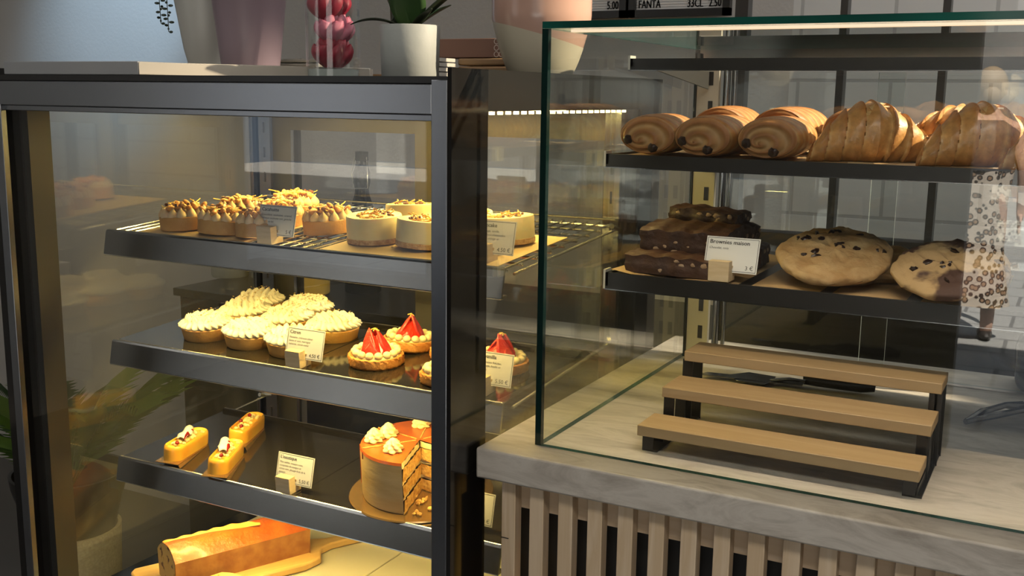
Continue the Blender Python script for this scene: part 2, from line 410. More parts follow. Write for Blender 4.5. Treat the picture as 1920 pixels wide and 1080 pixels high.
# ------------------------------------------------------------------ refrigerated case
XL, XR, YF, YB = -.885, -.070, -.095, .50
case = thing('refrigerated_display_case', 'tall refrigerated pastry case with black and steel frame and warm lit shelves', 'display case')
def part(m, name, mats, parent=case, **k): return m.build(name, mats, parent, **k)
part(M().box(XL, XR, YF+.01, .60, 0, .50), 'base_cabinet', 'black_gloss', smooth=False)
part(M().box(XL, XR, YF, .60, 1.370, 1.378), 'top_panel', 'black', smooth=False)
part(M().box(-.868, -.094, YF-.002, YF+.02, 1.334, 1.369).box(-.868, -.094, YF+.002, YF+.03, 1.326, 1.334), 'header_rail', 'steel_brushed', smooth=False, bevel=.001)
part(M().box(-.0935, -.0715, YF-.004, YF+.004, .40, 1.374), 'corner_post', 'steel_brushed', label='brushed steel corner post', bevel=.001)
part(M().box(-.0715, -.066, YF-.003, -.012, .30, 1.388), 'side_stile', 'black_gloss', smooth=False)
part(M().box(-.0935, -.072, YF+.005, -.012, .40, 1.34), 'side_stile', 'black_gloss', smooth=False)
part(M().box(-.075, -.066, -.012, .60, 1.338, 1.388), 'side_top_rail', 'black', smooth=False)
part(M().box(XL, XL+.009, YF, .60, 1.338, 1.388), 'side_top_rail', 'black', smooth=False)
part(M().box(-.12, -.066, .505, .60, .40, 1.338), 'rear_post', 'black', smooth=False)
part(M().box(XL-.001, XL+.03, .505, .60, .40, 1.338), 'rear_post', 'frame_black', smooth=False)
part(M().box(-.885, -.871, YF-.003, YF+.05, .30, 1.37), 'side_stile', 'black_gloss', smooth=False)
part(M().box(-.870, -.853, YF-.004, YF+.006, .40, 1.335), 'corner_post', 'steel_brushed', bevel=.001)
part(M().box(-.852, -.838, YF+.03, YF+.07, .50, 1.335), 'side_stile', 'frame_black', smooth=False)
part(M().box(XL+.001, XL+.010, .475, .505, .50, 1.338), 'rear_frame_strip', 'steel', smooth=False)
part(M().box(XL+.01, XR-.006, YF+.03, .50, 1.338, 1.368), 'inner_ceiling', 'frame_black', smooth=False)
part(M().box(-.868, -.094, YF+.006, YF+.012, .50, 1.33), 'front_pane', 'glass_case', smooth=False)
part(M().box(XR-.003, XR+.001, -.012, .505, .50, 1.338), 'side_pane', 'glass_double', smooth=False)
part(M().box(XL+.002, XL+.006, YF+.05, .475, .50, 1.338), 'side_pane', 'glass_double', smooth=False)
# deck of two pale panels, dark surround
part(M().box(XL+.02, XR-.01, YF+.03, .49, .500, .512), 'inner_floor', 'steel_dark', smooth=False)
dk = M().box(-.795, -.452, -.03, .440, .512, .530).box(-.450, -.105, -.03, .440, .512, .530)
part(dk, 'deck', 'deck', bevel=.0015)
# sliding rear doors
for x0, x1, yy in ((-.855, -.462, .488), (-.492, -.085, .476)):
    d = M(); wl = .068 if x0 < -.6 else .045
    d.box(x0, x0+wl, yy, yy+.012, .52, 1.336); d.box(x1-.034, x1, yy, yy+.012, .52, 1.336)
    d.box(x0+wl, x1-.034, yy, yy+.012, 1.286, 1.336); d.box(x0+wl, x1-.034, yy, yy+.012, .52, .56)
    dr = part(d, 'rear_door', 'frame_black', smooth=False)
    M().box(x0+wl, x1-.034, yy+.004, yy+.008, .56, 1.286).build('door_pane', 'glass_door', dr, smooth=False)
    st = M().box(x0+wl, x0+wl+.006, yy-.003, yy, .56, 1.286, 0)
    st.build('edge_strip', 'steel', dr, smooth=False)
# slotted uprights
for x0 in (-.848, -.112):
    u = M().box(x0, x0+.028, .462, .468, .52, 1.336, 0)
    for k in range(16):
        z = .56+k*.048; u.box(x0+.012, x0+.0155, .4612, .4622, z, z+.02, 1)
    part(u, 'shelf_upright', ['steel', 'black'], smooth=False)
# light strips you can see
part(M().box(-.83, -.11, .295, .305, 1.3352, 1.338), 'light_strip', 'led', smooth=False)
ls = M()
for k in range(22):
    y = .0+k*.022; ls.box(-.084, -.079, y, y+.006, 1.333, 1.337)
part(ls, 'light_strip', 'led', smooth=False)
TILT = math.atan(.066)
def zs(z0, y): return z0+.066*(y-.07)
def shelf(z0, kind):
    r = Matrix.Translation((0, .07, z0)) @ Matrix.Rotation(TILT, 4, 'X')
    x0, x1 = -.832, -.086
    m = M(); m.T = r
    if kind == 'tray':
        m.box(x0, x1, .004, .252, -.004, 0); m.box(x0, x1, .250, .254, -.004, .006)
        m.box(x0+.374, x0+.376, .006, .25, 0, .0006)
        s = part(m, 'shelf', 'tray_dark', smooth=False)
    else:
        for k in range(35):
            x = x0+.004+k*(x1-x0-.008)/34; m.tube([(x, .004, -.0015), (x, .38, -.0015)], .0016, 6)
        for k in range(9):
            y = .01+k*.045; m.tube([(x0, y, -.0045), (x1, y, -.0045)], .0022, 6)
        s = part(m, 'shelf', 'wire', label='chrome wire shelf')
    l = M(); l.T = r
    prof = [(0.004, 0), (.0, .0015), (-.003, -.001), (-.0125, -.037), (-.0095, -.0385), (.004, -.0385), (.004, -.036), (-.008, -.035), (.001, -.004)]
    n = len(prof); b = l.addv([(x0-.002, y, z) for y, z in prof]+[(x1+.002, y, z) for y, z in prof])
    l.addf([tuple(range(n-1, -1, -1)), tuple(range(n, 2*n))], b); l.addf([(i, n+i, n+(i+1) % n, (i+1) % n) for i in range(n)], b)
    l.build('price_rail', 'steel', s, smooth=False)
    for x in (x0-.004, x1+.005):
        t = M(); t.T = r; t.tube([(x, .02, -.010), (x, .39, -.010)], .0022, 8)
        t.tube([(x, .36, -.002), (x, .39, -.012)], .004, 8)
        t.build('side_rod', 'wire', s)
    e2 = M(); e2.T = r; e2.tube([(x0, .0015, .0012), (x1, .0015, .0012)], .0016, 8); e2.tube([(x0-.002, -.0118, -.0385), (x1+.002, -.0118, -.0385)], .0010, 6); e2.build('rail_edge_highlight', 'wire', s)  # chrome tubes added as the bright highlight lines along the rail
    b2 = M(); b2.T = r; b2.box(x0+.02, x1-.02, .006, .016, -.0075, -.0045)
    b2.build('light_strip', 'led', s, smooth=False)
    r2 = M(); r2.T = r; r2.tube([(x0, .257 if kind == 'tray' else .385, .004), (x1, .257 if kind == 'tray' else .385, .004)], .0018, 8)
    r2.build('back_rod', 'wire', s)
ZT, ZM, ZB = 1.129, .942, .736
shelf(ZT, 'wire'); shelf(ZM, 'tray'); shelf(ZB, 'tray')

# ------------------------------------------------------------------ price cards
def price_card(loc, title, lines, price, label, rz=0, scale=1.0, bs='block_wood', bx=-.008):
    t = thing('price_card', label, 'price card', loc, (TILT if loc[0] < 0 else 0, 0, rz), 'price cards in wooden blocks')
    t.scale = (scale,)*3
    tl = R(-17)
    m = M(); m.T = Matrix.Translation((0, .004, .011)) @ Matrix.Rotation(tl, 4, 'X')
    W, H = .072, .047
    m.box(-W/2, W/2, 0, .0006, 0, H, 0)
    bw = .0006
    for a in ((-W/2+.0015, W/2-.0015, .0015, .0015+bw), (-W/2+.0015, W/2-.0015, H-.0015-bw, H-.0015)):
        m.box(a[0], a[1], -.00015, 0, a[2], a[3], 1)
    for a in (-W/2+.0015, W/2-.0015-bw): m.box(a, a+bw, -.00015, 0, .0015, H-.0015, 1)
    X = Matrix.Rotation(R(90), 4, 'X')
    m.add_text(title, .0078, Matrix.Translation((-W/2+.0045, -.0002, H-.0095)) @ X, 1)
    m.add_text(title, .0078, Matrix.Translation((-W/2+.0048, -.0002, H-.0095)) @ X, 1)
    for k, q in enumerate(lines):
        m.add_text(q, .0044, Matrix.Translation((-W/2+.0045, -.0002, H-.0165-k*.0052)) @ X, 1, shear=.2)
    m.add_text(price, .0078, Matrix.Translation((W/2-.005, -.0002, .0045)) @ X, 1, align='RIGHT')
    m.build('card', ['card_white', 'ink'], t, smooth=False)
    b = M().box(bx-.014, bx+.014, -.012, .0025, 0, .027).box(bx-.014, bx+.014, .0055, .016, 0, .020).box(bx-.014, bx+.014, .0025, .0055, 0, .010)
    b.build('wooden_block', bs, t, bevel=.0006)
    return t
price_card((-.497, .090, zs(ZT, .09)), 'Cacahuète', ['Croustillant, cacahuètes, caramel,', 'crémeux cacahuète noir, ganache', 'montée au lait'], '5 €', 'white price card reading Cacahuète in a wooden block beside peanut tartlets')
price_card((-.126, .100, zs(ZT, .1)), 'Cheesecake', ['Crème fromage, vanille,', 'biscuit spéculoos cheesecake,', 'zestes confits orange or'], '4.50 €', 'price card for cheesecake at 4.50 euros at the near end of the wire shelf')
price_card((-.446, .088, zs(ZM, .088)), 'Citron', ['Noisette, crémeux citron', 'jaune et vert, meringue', 'italienne, citron caviar'], '4,50 €', 'price card reading Citron in front of the meringue tarts')
price_card((-.128, .102, zs(ZM, .102)), 'Fraise vanilla', ['Pâte sablée, fraises fraîches,', 'crème diplomate, basilic et', 'confit de fraise'], '5.50 €', 'price card at 5.50 euros by the strawberry tarts behind the corner post')
price_card((-.470, .086, zs(ZB, .086)), "L'exotique", ['Pâte sablée, mousse coco,', 'compotée de mangue et', 'citron vert, glaçage fruit de la', 'passion'], '5,50 €', "price card reading L'exotique on the dark lower shelf")
price_card((-.150, .092, zs(ZB, .092)), 'Layer cake', ['Praliné caramel', 'noisette'], '6.50 €', 'price card low behind the side glass beside the layer cake')

# ------------------------------------------------------------------ peanut tartlets
rnd = random.Random(4)
def peanut_tart():
    t = thing('peanut_tartlet', '', 'tartlet', group='peanut tartlets on the top shelf')
    M().lathe([(0, 0), (.0385, 0), (.0395, .001), (.040, .021), (.0385, .0225), (.0365, .020), (0, .020)], 40).build('crust', 'crust', t)
    m = M()
    for ring, n, rr in ((.0315, 13, .0088), (.018, 8, .009), (.004, 3, .009)):
        for k in range(n):
            a = 2*PI*k/n+ring*40; x, y = ring*math.cos(a), ring*math.sin(a)
            T = m.T; m.T = Matrix.Translation((x, y, .019)) @ Matrix.Rotation(rnd.uniform(-.2, .2), 4, 'X')
            m.lathe([(.003, 0), (rr*.95, .003), (rr, .006), (rr*.75, .0105), (rr*.35, .0145), (.0004, .0185)], 10); m.T = T
    m.build('piped_cream', 'cream_beige', t)
    m = M()
    for k in range(27):
        a = rnd.uniform(0, 6.28); r = .034*math.sqrt(rnd.random()); z = .031+(.034-r)*.26+rnd.uniform(0, .004)
        m.ell((r*math.cos(a), r*math.sin(a), z), (.0080, .0048, .0044), rot=Matrix.Rotation(rnd.uniform(0, 3), 3, 'Z').to_quaternion() @ Matrix.Rotation(rnd.uniform(-.9, .9), 3, 'Y').to_quaternion(), nu=9, nv=6)
    for k in range(6):
        a = rnd.uniform(0, 6.28); r = .028*rnd.random()
        m.ell((r*math.cos(a), r*math.sin(a), .041), (.005, .0018, .003), mi=1, rot=Matrix.Rotation(rnd.uniform(0, 3), 3, 'Z').to_quaternion(), nu=6, nv=4)
    m.build('nut_topping', ['peanut', 'nut_dark'], t)
    m = M()
    for k in range(16):
        a = rnd.uniform(0, 6.28); r = .034*math.sqrt(rnd.random()); z = .038+rnd.uniform(0, .004); p = Vector((r*math.cos(a), r*math.sin(a), z))
        d = Vector((rnd.uniform(-1, 1), rnd.uniform(-1, 1), rnd.uniform(-.5, .3)))*.0045
        c = Vector((rnd.uniform(-1, 1), rnd.uniform(-1, 1), .2))*.004
        m.tube([p, p+d+c*.4, p+d*1.8+c, p+d*2.4+c*2], .0008, 5)
    m.build('zest', 'zest', t)
    return t
pn = peanut_tart()
for x, y, lab in ((-.716, .128, 'peanut tartlet at the left end of the front row'), (-.627, .120, 'peanut tartlet second along the front row, between two others'),
                  (-.545, .118, 'peanut tartlet next to the Cacahuète card on its left'), (-.469, .190, 'peanut tartlet showing past the right edge of the Cacahuète card'),
                  (-.672, .212, 'peanut tartlet in the rear row behind the left pair'), (-.588, .210, 'peanut tartlet in the rear row behind the card side pair'),
                  (-.625, .300, 'peanut tartlet farthest back, topmost of the nutty heap')):
    place(pn, (x, y, zs(ZT, y)+.002), (TILT, 0, rnd.uniform(0, 6)), lab)
# ------------------------------------------------------------------ cheesecakes
def gold_sheet(x0, x1, y0, y1, z0, label, mt='kraft', name='cake_card'):
    m = M(); m.T = Matrix.Translation((0, .07, z0)) @ Matrix.Rotation(TILT, 4, 'X'); m.box(x0, x1, y0-.07, y1-.07, .0004, .0016)
    return tag(m.build(name, mt, smooth=False), label, 'cardboard')
gold_sheet(-.765, -.545, .076, .36, ZT, 'gold cardboard sheet under the peanut tartlets'); gold_sheet(-.40, -.10, .078, .30, ZT, 'gold cardboard sheet under the cheesecakes')
def cheesecake():
    t = thing('cheesecake', '', 'cheesecake', group='small round cheesecakes on the wire shelf')
    m = M(); rr = random.Random(9)
    m.lathe([(0, 0), (.0415, 0), (.0425, .001), (.0425, .0075), (.041, .009), (0, .009)], 40); m.build('biscuit_base', 'crumb', t)
    m = M(); m.lathe([(0, .008), (.0418, .008), (.0422, .012), (.0422, .0375), (.0415, .0400), (.0390, .0408), (.0365, .0390), (.033, .0382), (0, .0382)], 44)
    m.build('filling', 'cheese', t)
    m = M()
    for k in range(34):
        a = rr.uniform(0, 6.28); r = .035*math.sqrt(rr.random())
        m.ell((r*math.cos(a), r*math.sin(a), .0395), (rr.uniform(.002, .005), rr.uniform(.0015, .004), .0020), nu=7, nv=4, rot=Matrix.Rotation(rr.uniform(0, 3), 3, 'Z').to_quaternion(), jit=.2, rnd=rr)
    for k in range(9):
        a = rr.uniform(0, 6.28); r = .032*rr.random(); p = Vector((r*math.cos(a), r*math.sin(a), .0415)); q = rr.uniform(0, 6)
        m.tube([p+Vector((math.cos(q+s)*.0045, math.sin(q+s)*.0045, s*.0016)) for s in (0, .8, 1.6, 2.4, 3.2)], .0009, 5)
    m.build('orange_topping', 'orange_crumb', t)
    m = M()
    for k in range(6):
        a = rr.uniform(0, 2.2); r = rr.uniform(.012, .03)
        m.ell((r*math.cos(a), r*math.sin(a), .0415), (.0035, .0024, .002), nu=6, nv=4)
    m.build('dark_crumbs', 'nut_dark', t)
    return t
ch = cheesecake()
for x, y, a, lab in ((-.355, .156, 0, 'round pale cheesecake at the left end of its row, dark nuts on top'), (-.262, .148, 2.2, 'cheesecake in front centre with an orange crumb top'),
                  (-.357, .262, 4, 'tall standing cheesecake in the second row with a curl of zest'), (-.250, .245, 1.1, 'cheesecake in the second row partly behind the corner post'),
                  (-.170, .150, 3, 'cheesecake cut by the corner post at the front of the row'), (-.163, .222, 5, 'cheesecake showing above the cheesecake price card')):
    place(ch, (x, y, zs(ZT, y)+.003), (TILT, 0, a), lab)

# ------------------------------------------------------------------ lemon meringue tarts
def meringue_tart(seed):
    rr = random.Random(seed)
    t = thing('lemon_meringue_tart', '', 'tart', group='lemon meringue tarts on the middle shelf')
    M().lathe([(0, 0), (.0375, 0), (.0385, .001), (.0425, .020), (.0415, .0215), (.039, .0195), (0, .0195)], 44).build('crust', 'crust', t)
    m = M()
    nr = 22; amp = .0046
    def fn(u, v):
        a = 2*PI*u; # v: 0 outer bottom .. 1 centre
        if v < .5:
            q = v/.5; ph = q*PI*.5
            r = .0375+.0075*math.sin(ph*2)*.9-.004*q; z = .020+.0125*q
            dsp = amp*math.cos(nr*a+q*4.2)*math.sin(PI*min(1, .15+q*.85))*1.0
            r += dsp
        else:
            q = (v-.5)/.5; r = .0335*(1-q); z = .0325+.0035*math.sin(q*PI/2)
            x, y = r*math.cos(a), r*math.sin(a)
            z += .0062*abs(math.cos((x+.25*y)*PI/.0115))**.8*(1-.2*q) + .0012*math.sin(y*900+x*300)
        return (r*math.cos(a), r*math.sin(a), z)
    m.grid(fn, 144, 34, cu=True); o = m.build('meringue', 'meringue', t, angle=80)
    m = M()
    for k in range(40):
        a = rr.uniform(0, 6.28); r = .036*math.sqrt(rr.random()); x, y = r*math.cos(a), r*math.sin(a)
        z = .0385+.0050*abs(math.cos(x*PI/.0115))*(r < .033)-(.003 if r > .033 else 0)
        m.ell((x, y, z), (.0028*rr.uniform(.4, 1), .0007, .0006), nu=5, nv=3, rot=Matrix.Rotation(rr.uniform(0, 3), 3, 'Z').to_quaternion())
    m.build('lime_zest', 'meringue_toast', t)
    return t
mt = meringue_tart(3)
for x, y, a, lab in ((-.702, .154, .2, 'lemon meringue tart at the left end of the front row'), (-.604, .150, .9, 'lemon meringue tart second in the front row, beside the end one'),
                  (-.510, .146, .4, 'lemon meringue tart partly hidden by the Citron card'), (-.704, .252, .5, 'lemon meringue tart in the middle row behind the left end one'),
                  (-.602, .245, .1, 'lemon meringue tart in the centre, ringed by others'), (-.500, .240, .7, 'lemon meringue tart showing above the Citron card toward the strawberries'),
                  (-.728, .345, .3, 'flatter lemon meringue tart farthest back on its shelf'), (-.618, .342, 1.3, 'lemon meringue tart at the back, next to the rear glass')):
    if y < .3: place(mt, (x, y, zs(ZM, y)), (TILT, 0, a), lab)
    else: place(mt, (x, .318, zs(ZM, .318)), (TILT, 0, a), lab)

# ------------------------------------------------------------------ strawberry tarts
def strawberry_tart():
    rr = random.Random(21)
    t = thing('strawberry_tart', '', 'tart', group='strawberry tarts on the middle shelf')
    def cr(u, v):
        a = 2*PI*u; prof = [(0, 0), (.0395, 0), (.0425, .003), (.043, .012), (.0425, .0165), (.040, .0172), (.0385, .0155), (.0, .015)]
        k = min(len(prof)-2, int(v*(len(prof)-1))); f = v*(len(prof)-1)-k
        r = prof[k][0]*(1-f)+prof[k+1][0]*f; z = prof[k][1]*(1-f)+prof[k+1][1]*f
        w = .0009*math.sin(a*23+z*900)+.0006*math.sin(a*57-z*1500)
        if .1 < v < .75: r += w
        return (r*math.cos(a), r*math.sin(a), z)
    M().grid(cr, 90, 21, cu=True).build('crust', 'crust_baked', t, angle=60)
    m = M(); m.lathe([(0, .0155), (.036, .0155), (.034, .019), (0, .019)], 24)
    for k in range(15):
        a = 2*PI*k/15; m.ell((.0325*math.cos(a), .0325*math.sin(a), .021), (.0066, .0066, .0060), nu=10, nv=7)
    m.build('custard_dots', 'custard', t)
    m = M(); m2 = M()
    for k in range(9):
        a = 2*PI*k/9+rr.uniform(-.15, .15); q = Matrix.Translation((.0220*math.cos(a), .0220*math.sin(a), .018)) @ Matrix.Rotation(a, 4, 'Z') @ Matrix.Rotation(R(-30+rr.uniform(-14, 10)), 4, 'Y') @ Matrix.Rotation(R(rr.uniform(-16, 16)), 4, 'X')
        for mm, off, th in ((m, 0, .0036), (m2, -.0026, .0012)):
            mm.T = q @ Matrix.Translation((off, 0, 0))
            poly = [(.0105*math.sin(s)*(.55+.45*math.cos(s*.5)), .031*(.5-.5*math.cos(s))) for s in [i*2*PI/16 for i in range(16)]]
            hh = (.034, .028, .037, .031)[k % 4]
            # flat heart-like slice standing on its point
            prof = [(-.009, .000), (-.0115, .008), (-.0095, .018), (-.0045, .028), (0, .034), (.0045, .028), (.0095, .018), (.0115, .008), (.009, .000)]
            s_ = 1.16 if mm is m else .86
            n = len(prof)
            b = mm.addv([(-th/2, y*s_, z*s_*hh/.033+(.003 if mm is m2 else 0)) for y, z in prof]+[(th/2, y*s_*.8, z*s_*hh/.033+(.003 if mm is m2 else 0)) for y, z in prof])
            mm.addf([tuple(range(n-1, -1, -1)), tuple(range(n, 2*n))], b); mm.addf([(i, (i+1) % n, n+(i+1) % n, n+i) for i in range(n)], b)
    m.build('strawberry_slices', 'strawberry', t, bevel=.0008)
    m.T = Matrix.Identity(4)
    m = M(); m.ell((0, 0, .026), (.012, .012, .014), nu=12, nv=8); m.build('strawberry_core', 'strawberry_inner', t)
    m = M(); m.tube([(-.008, .002, .053), (-.002, .0, .056), (.006, -.003, .053)], .0011, 6); m.tube([(-.003, -.004, .053), (0, .0, .0565), (.001, .006, .054)], .0009, 6)
    m.build('zest_curl', 'zest', t)
    return t
sb = strawberry_tart()
for x, y, a, lab in ((-.352, .152, .4, 'strawberry tart in front, nearest the Citron card'), (-.352, .244, 2.2, 'strawberry tart behind the front one, zest curl on top'),
                  (-.252, .228, 3.9, 'strawberry tart cut in half by the corner post, rear row'), (-.205, .128, 5.0, 'strawberry tart mostly hidden by the corner post, front row'),
                  (-.165, .208, 1.4, 'strawberry tart seen past the post behind its price card')):
    place(sb, (x, y, zs(ZM, y)), (TILT, 0, a), lab)

# ------------------------------------------------------------------ passion fruit finger tarts
def stadium(L, Wd, n=10):
    r = Wd/2; h = L/2-r
    return [(h+r*math.cos(-PI/2+PI*k/n), r*math.sin(-PI/2+PI*k/n)) for k in range(n+1)]+[(-h+r*math.cos(PI/2+PI*k/n), r*math.sin(PI/2+PI*k/n)) for k in range(n+1)]
def finger(chip=True, seed=1):
    rr = random.Random(seed)
    t = thing('mango_finger_tart', '', 'tart', group='mango finger tarts on the lower shelf')
    m = M(); st = [(1.0, .98, 0), (1.0, 1.0, .004), (1.0, 1.0, .018), (.985, .96, .023), (.95, .88, .0245), (.90, .76, .0225), (.89, .74, .021)]
    base = stadium(.116, .035); n = len(base)
    b = m.addv([(x*sx, y*sy, z) for sx, sy, z in st for x, y in base])
    for i in range(len(st)-1): m.addf([(i*n+k, i*n+(k+1) % n, (i+1)*n+(k+1) % n, (i+1)*n+k) for k in range(n)], b)
    m.addf([tuple(range(n-1, -1, -1)), tuple(range((len(st)-1)*n, len(st)*n))], b)
    m.build('glazed_body', 'mango_glaze', t, angle=60)
    m = M()
    for k in range(34):
        x = rr.uniform(-.042, .042); y = rr.uniform(-.0085, .0085)
        m.ell((x, y, .0225), (.005*rr.uniform(.6, 1.2), .0032, .0026), nu=7, nv=4, rot=Matrix.Rotation(rr.uniform(0, 3), 3, 'Z').to_quaternion(), jit=.15, rnd=rr)
    m.build('fruit_topping', 'mango_dice', t)
    m = M()
    for x, y in ((-.036, -.002), (.028, .006), (-.008, .009)): m.ell((x, y, .0262), (.0042, .0036, .0034), nu=10, nv=7)
    m.build('berries', 'berry', t)
    if chip:
        m = M(); m.T = Matrix.Translation((.006, .006, .027)) @ Matrix.Rotation(R(14), 4, 'Z')
        m.grid(lambda u, v: ((u-.5)*.058, (v-.5)*.022*(1-.35*abs(u-.5)*2), .001+.004*math.sin(PI*v)+.003*math.sin(u*7)), 12, 6)
        o = m.build('coconut_chip', 'coconut', t); sd = o.modifiers.new('thickness', 'SOLIDIFY'); sd.thickness = .0012
        m = M(); m.ell((-.004, -.003, .030), (.006, .004, .004), nu=8, nv=6); m.tube([(-.004, -.004, .034), (-.014, -.006, .033), (-.024, -.008, .029)], [.0025, .002, .0008], 6)
        m.build('red_petal', 'berry', t)
    m = M(); m.box(-.066, .066, -.021, .021, -.0012, 0)
    m.T = Matrix.Translation((0, -.021, -.001)) @ Matrix.Rotation(R(62), 4, 'X'); m.box(-.066, .066, -.008, 0, 0, .0010)
    m.T = Matrix.Identity(4); m.build('paper_tray', 'gold_board', t, smooth=False)
    return t
FA = R(116)
f1 = finger(True, 1)
place(f1, (-.742, .134, zs(ZB, .134)+.004), (TILT, 0, R(106)), 'mango finger tart with a white coconut chip, alone at the left end')
place(f1, (-.640, .122, zs(ZB, .122)+.004), (TILT, 0, FA), 'mango finger tart in front of another, coconut chip and red petal on top')
f2 = finger(False, 5)
place(f2, (-.700, .240, zs(ZB, .240)+.004), (TILT, 0, R(112)), 'mango finger tart farthest back, without a white chip')

# ------------------------------------------------------------------ layer cake
def layer_cake():
    loc = (-.285, .176, zs(ZB, .176)+.0035)
    bd = M().lathe([(0, 0), (.112, 0), (.1135, .001), (.112, .003), (0, .003)], 56)
    bo = tag(bd.build('cake_board', 'gold_board'), 'round gold cake board under the cut layer cake', 'cake board'); bo.location = (loc[0], loc[1], loc[2]-.003); bo.rotation_euler = (TILT, 0, 0)
    t = thing('layer_cake', 'tall round layer cake with orange glaze and a slice cut out', 'cake', loc, (TILT, 0, 0))
    A0, A1 = R(-12), R(286)       # what is left of the cake; the gap faces the viewer
    Rk, H = .092, .082
    m = M(); m.lathe([(.0905, .001), (Rk, .006), (Rk, H-.004)], 60, a0=A0, a1=A1); m.lathe([(Rk, H-.004), (Rk-.001, H-.0015)], 60, a0=A0, a1=A1)
    m.build('side_cream', 'cake_cream', t)
    m = M(); m.lathe([(Rk+.0006, H-.004), (Rk-.001, H), (.05, H+.0012), (.0, H+.0015)], 60, a0=A0, a1=A1)
    for k in (7, 9, 10, 11):
        a = A0+(A1-A0)*(k+.5)/14; ln = .008+.012*((k*7) % 5)/5
        if k == 10: ln = .066
        m.tube([(Rk*math.cos(a), Rk*math.sin(a), H-.002), ((Rk+.0008)*math.cos(a), (Rk+.0008)*math.sin(a), H-ln)], [.0012, .0009], 6)
    m.build('caramel_glaze', 'cake_glaze', t)
    for ang, nm in ((A0, 1), (A1, -1)):
        m = M(); m.T = Matrix.Rotation(ang, 4, 'Z')
        layers = [(0, .002, 1), (.002, .021, 0), (.021, .027, 1), (.027, .046, 0), (.046, .052, 1), (.052, .072, 0), (.072, .0815, 1)]
        rr = random.Random(3)
        for z0, z1, mi in layers:
            nn = 16; d = .0016 if mi == 0 else -.0005
            pts = []
            for k in range(nn+1):
                for z in (z0, (z0+z1)/2, z1):
                    pts.append((Rk*k/nn, -nm*(d+rr.uniform(-.0012, .0012)), z+rr.uniform(-.0006, .0006)))
            b = m.addv(pts); m.addf([(k*3+j, (k+1)*3+j, (k+1)*3+j+1, k*3+j+1) for k in range(nn) for j in (0, 1)], b, mi)
        m.build('cut_face', ['sponge', 'filling'], t)
    m = M(); m.T = Matrix.Identity(4)
    for a in [R(q) for q in (60, 112, 170, 228)]:   # portion marks
        m.T = Matrix.Rotation(a, 4, 'Z'); m.box(.006, Rk-.002, -.0007, .0007, H+.0008, H+.0022)
    m.build('portion_line', 'sponge', t, smooth=False)
    for a, r in ((R(258), .056), (R(208), .070), (R(185), .055), (R(120), .060), (R(70), .055)):
        m = M(); m.T = Matrix.Translation((r*math.cos(a), r*math.sin(a), H+.0012))
        m.grid(lambda u, v: ((.0135*max(0, 1-v**1.7)**.75*(1+.20*math.cos(6*2*PI*u+v*9)-.10*math.cos(v*26))+.0002)*math.cos(2*PI*u), (.0135*max(0, 1-v**1.7)**.75*(1+.20*math.cos(6*2*PI*u+v*9)-.10*math.cos(v*26))+.0002)*math.sin(2*PI*u), .022*v), 42, 12, cu=True)
        m.build('cream_rosette', 'piped_cream', t, angle=70)
    m = M(); rr = random.Random(8)
    for k in range(16):
        a = R(-50+rr.uniform(-26, 26)); r = rr.uniform(.03, .095)
        m.ell((r*math.cos(a), r*math.sin(a), .003), (.006*rr.uniform(.3, 1), .004, .003), nu=7, nv=5, jit=.25, rnd=rr)
    m.build('crumbs', 'sponge', t)
layer_cake()
# wrapped pack behind the low card
m = M(); m.T = Matrix.Translation((-.118, .20, zs(ZB, .2)))
m.grid(lambda u, v: (.022*(1-.5*v*v)*math.cos(2*PI*u)*(1+.12*math.cos(9*2*PI*u)), .022*(1-.5*v*v)*math.sin(2*PI*u)*(1+.12*math.cos(9*2*PI*u)), .075*v), 45, 8, cu=True)
tag(m.build('cellophane_bag', 'glass_case'), 'small clear cellophane bag standing by the side glass of the lower shelf', 'bag')

# ------------------------------------------------------------------ loaf cake on board, deck level
LA = math.atan2(.225, .10); LB = Vector((-.672, .030, .545)); Ld = Vector((math.cos(LA), math.sin(LA), 0)); Ln = Vector((-math.sin(LA), math.cos(LA), 0))
lc = LB+Ld*.123+Ln*.040
cb = M(); 
outl = [(-.165, -.055), (-.155, -.068), (.10, -.068), (.135, -.055), (.150, -.020), (.175, -.010), (.25, -.008), (.262, .004), (.25, .016), (.175, .018), (.150, .030), (.135, .062), (.10, .075), (-.155, .075), (-.165, .062)]
cb.prism(outl, 0, .014)
cbo = tag(cb.build('cutting_board', 'bamboo', bevel=.003), 'bamboo cutting board with a handle under the loaf cake', 'cutting board')
cbo.location = (lc.x-.0, lc.y, .531); cbo.rotation_euler = (0, 0, LA-R(4))
lf = thing('loaf_cake', 'glazed loaf cake with a split top and one cut end', 'cake', (lc.x, lc.y, .545), (0, 0, LA))
Lh, Lw, LH = .123, .040, .046
m = M()
m.grid(lambda u, v: (-Lh+2*Lh*u, Lw*(.90+.10*min(1, v))*1.0*(-1), LH*v), 10, 4)
m.grid(lambda u, v: (-Lh+2*Lh*u, Lw*(.90+.10*v), LH*(1-v) if False else LH*v), 10, 4)
m.box(-Lh, Lh, -Lw*.9, Lw*.9, 0, .001)
m.box(Lh-.001, Lh, -Lw*.95, Lw*.95, 0, LH)
m.build('loaf_side', 'loaf_side', lf)
def dome(y): return .021*max(0, 1-(abs(y)/Lw)**2.2)
m = M()
def topf(u, v):
    x = -Lh+2*Lh*u; y = (v-.5)*2*Lw; q = 1-max(0, (u-.9)*8)**2*.25
    z = LH+dome(y)*q+.0005*math.sin(x*120+y*90)*(1 if abs(y) < Lw*.9 else 0)
    tt = (x+Lh-.006)/.160; cr = math.exp(-((y-.026+.036*max(0, tt)**2.2)/.009)**2)*(1 if tt < 1 else 0)
    return (x, y, z-.005*cr)
m.grid(topf, 50, 30); m.build('glazed_top', 'loaf_top', lf, angle=70)
m = M()
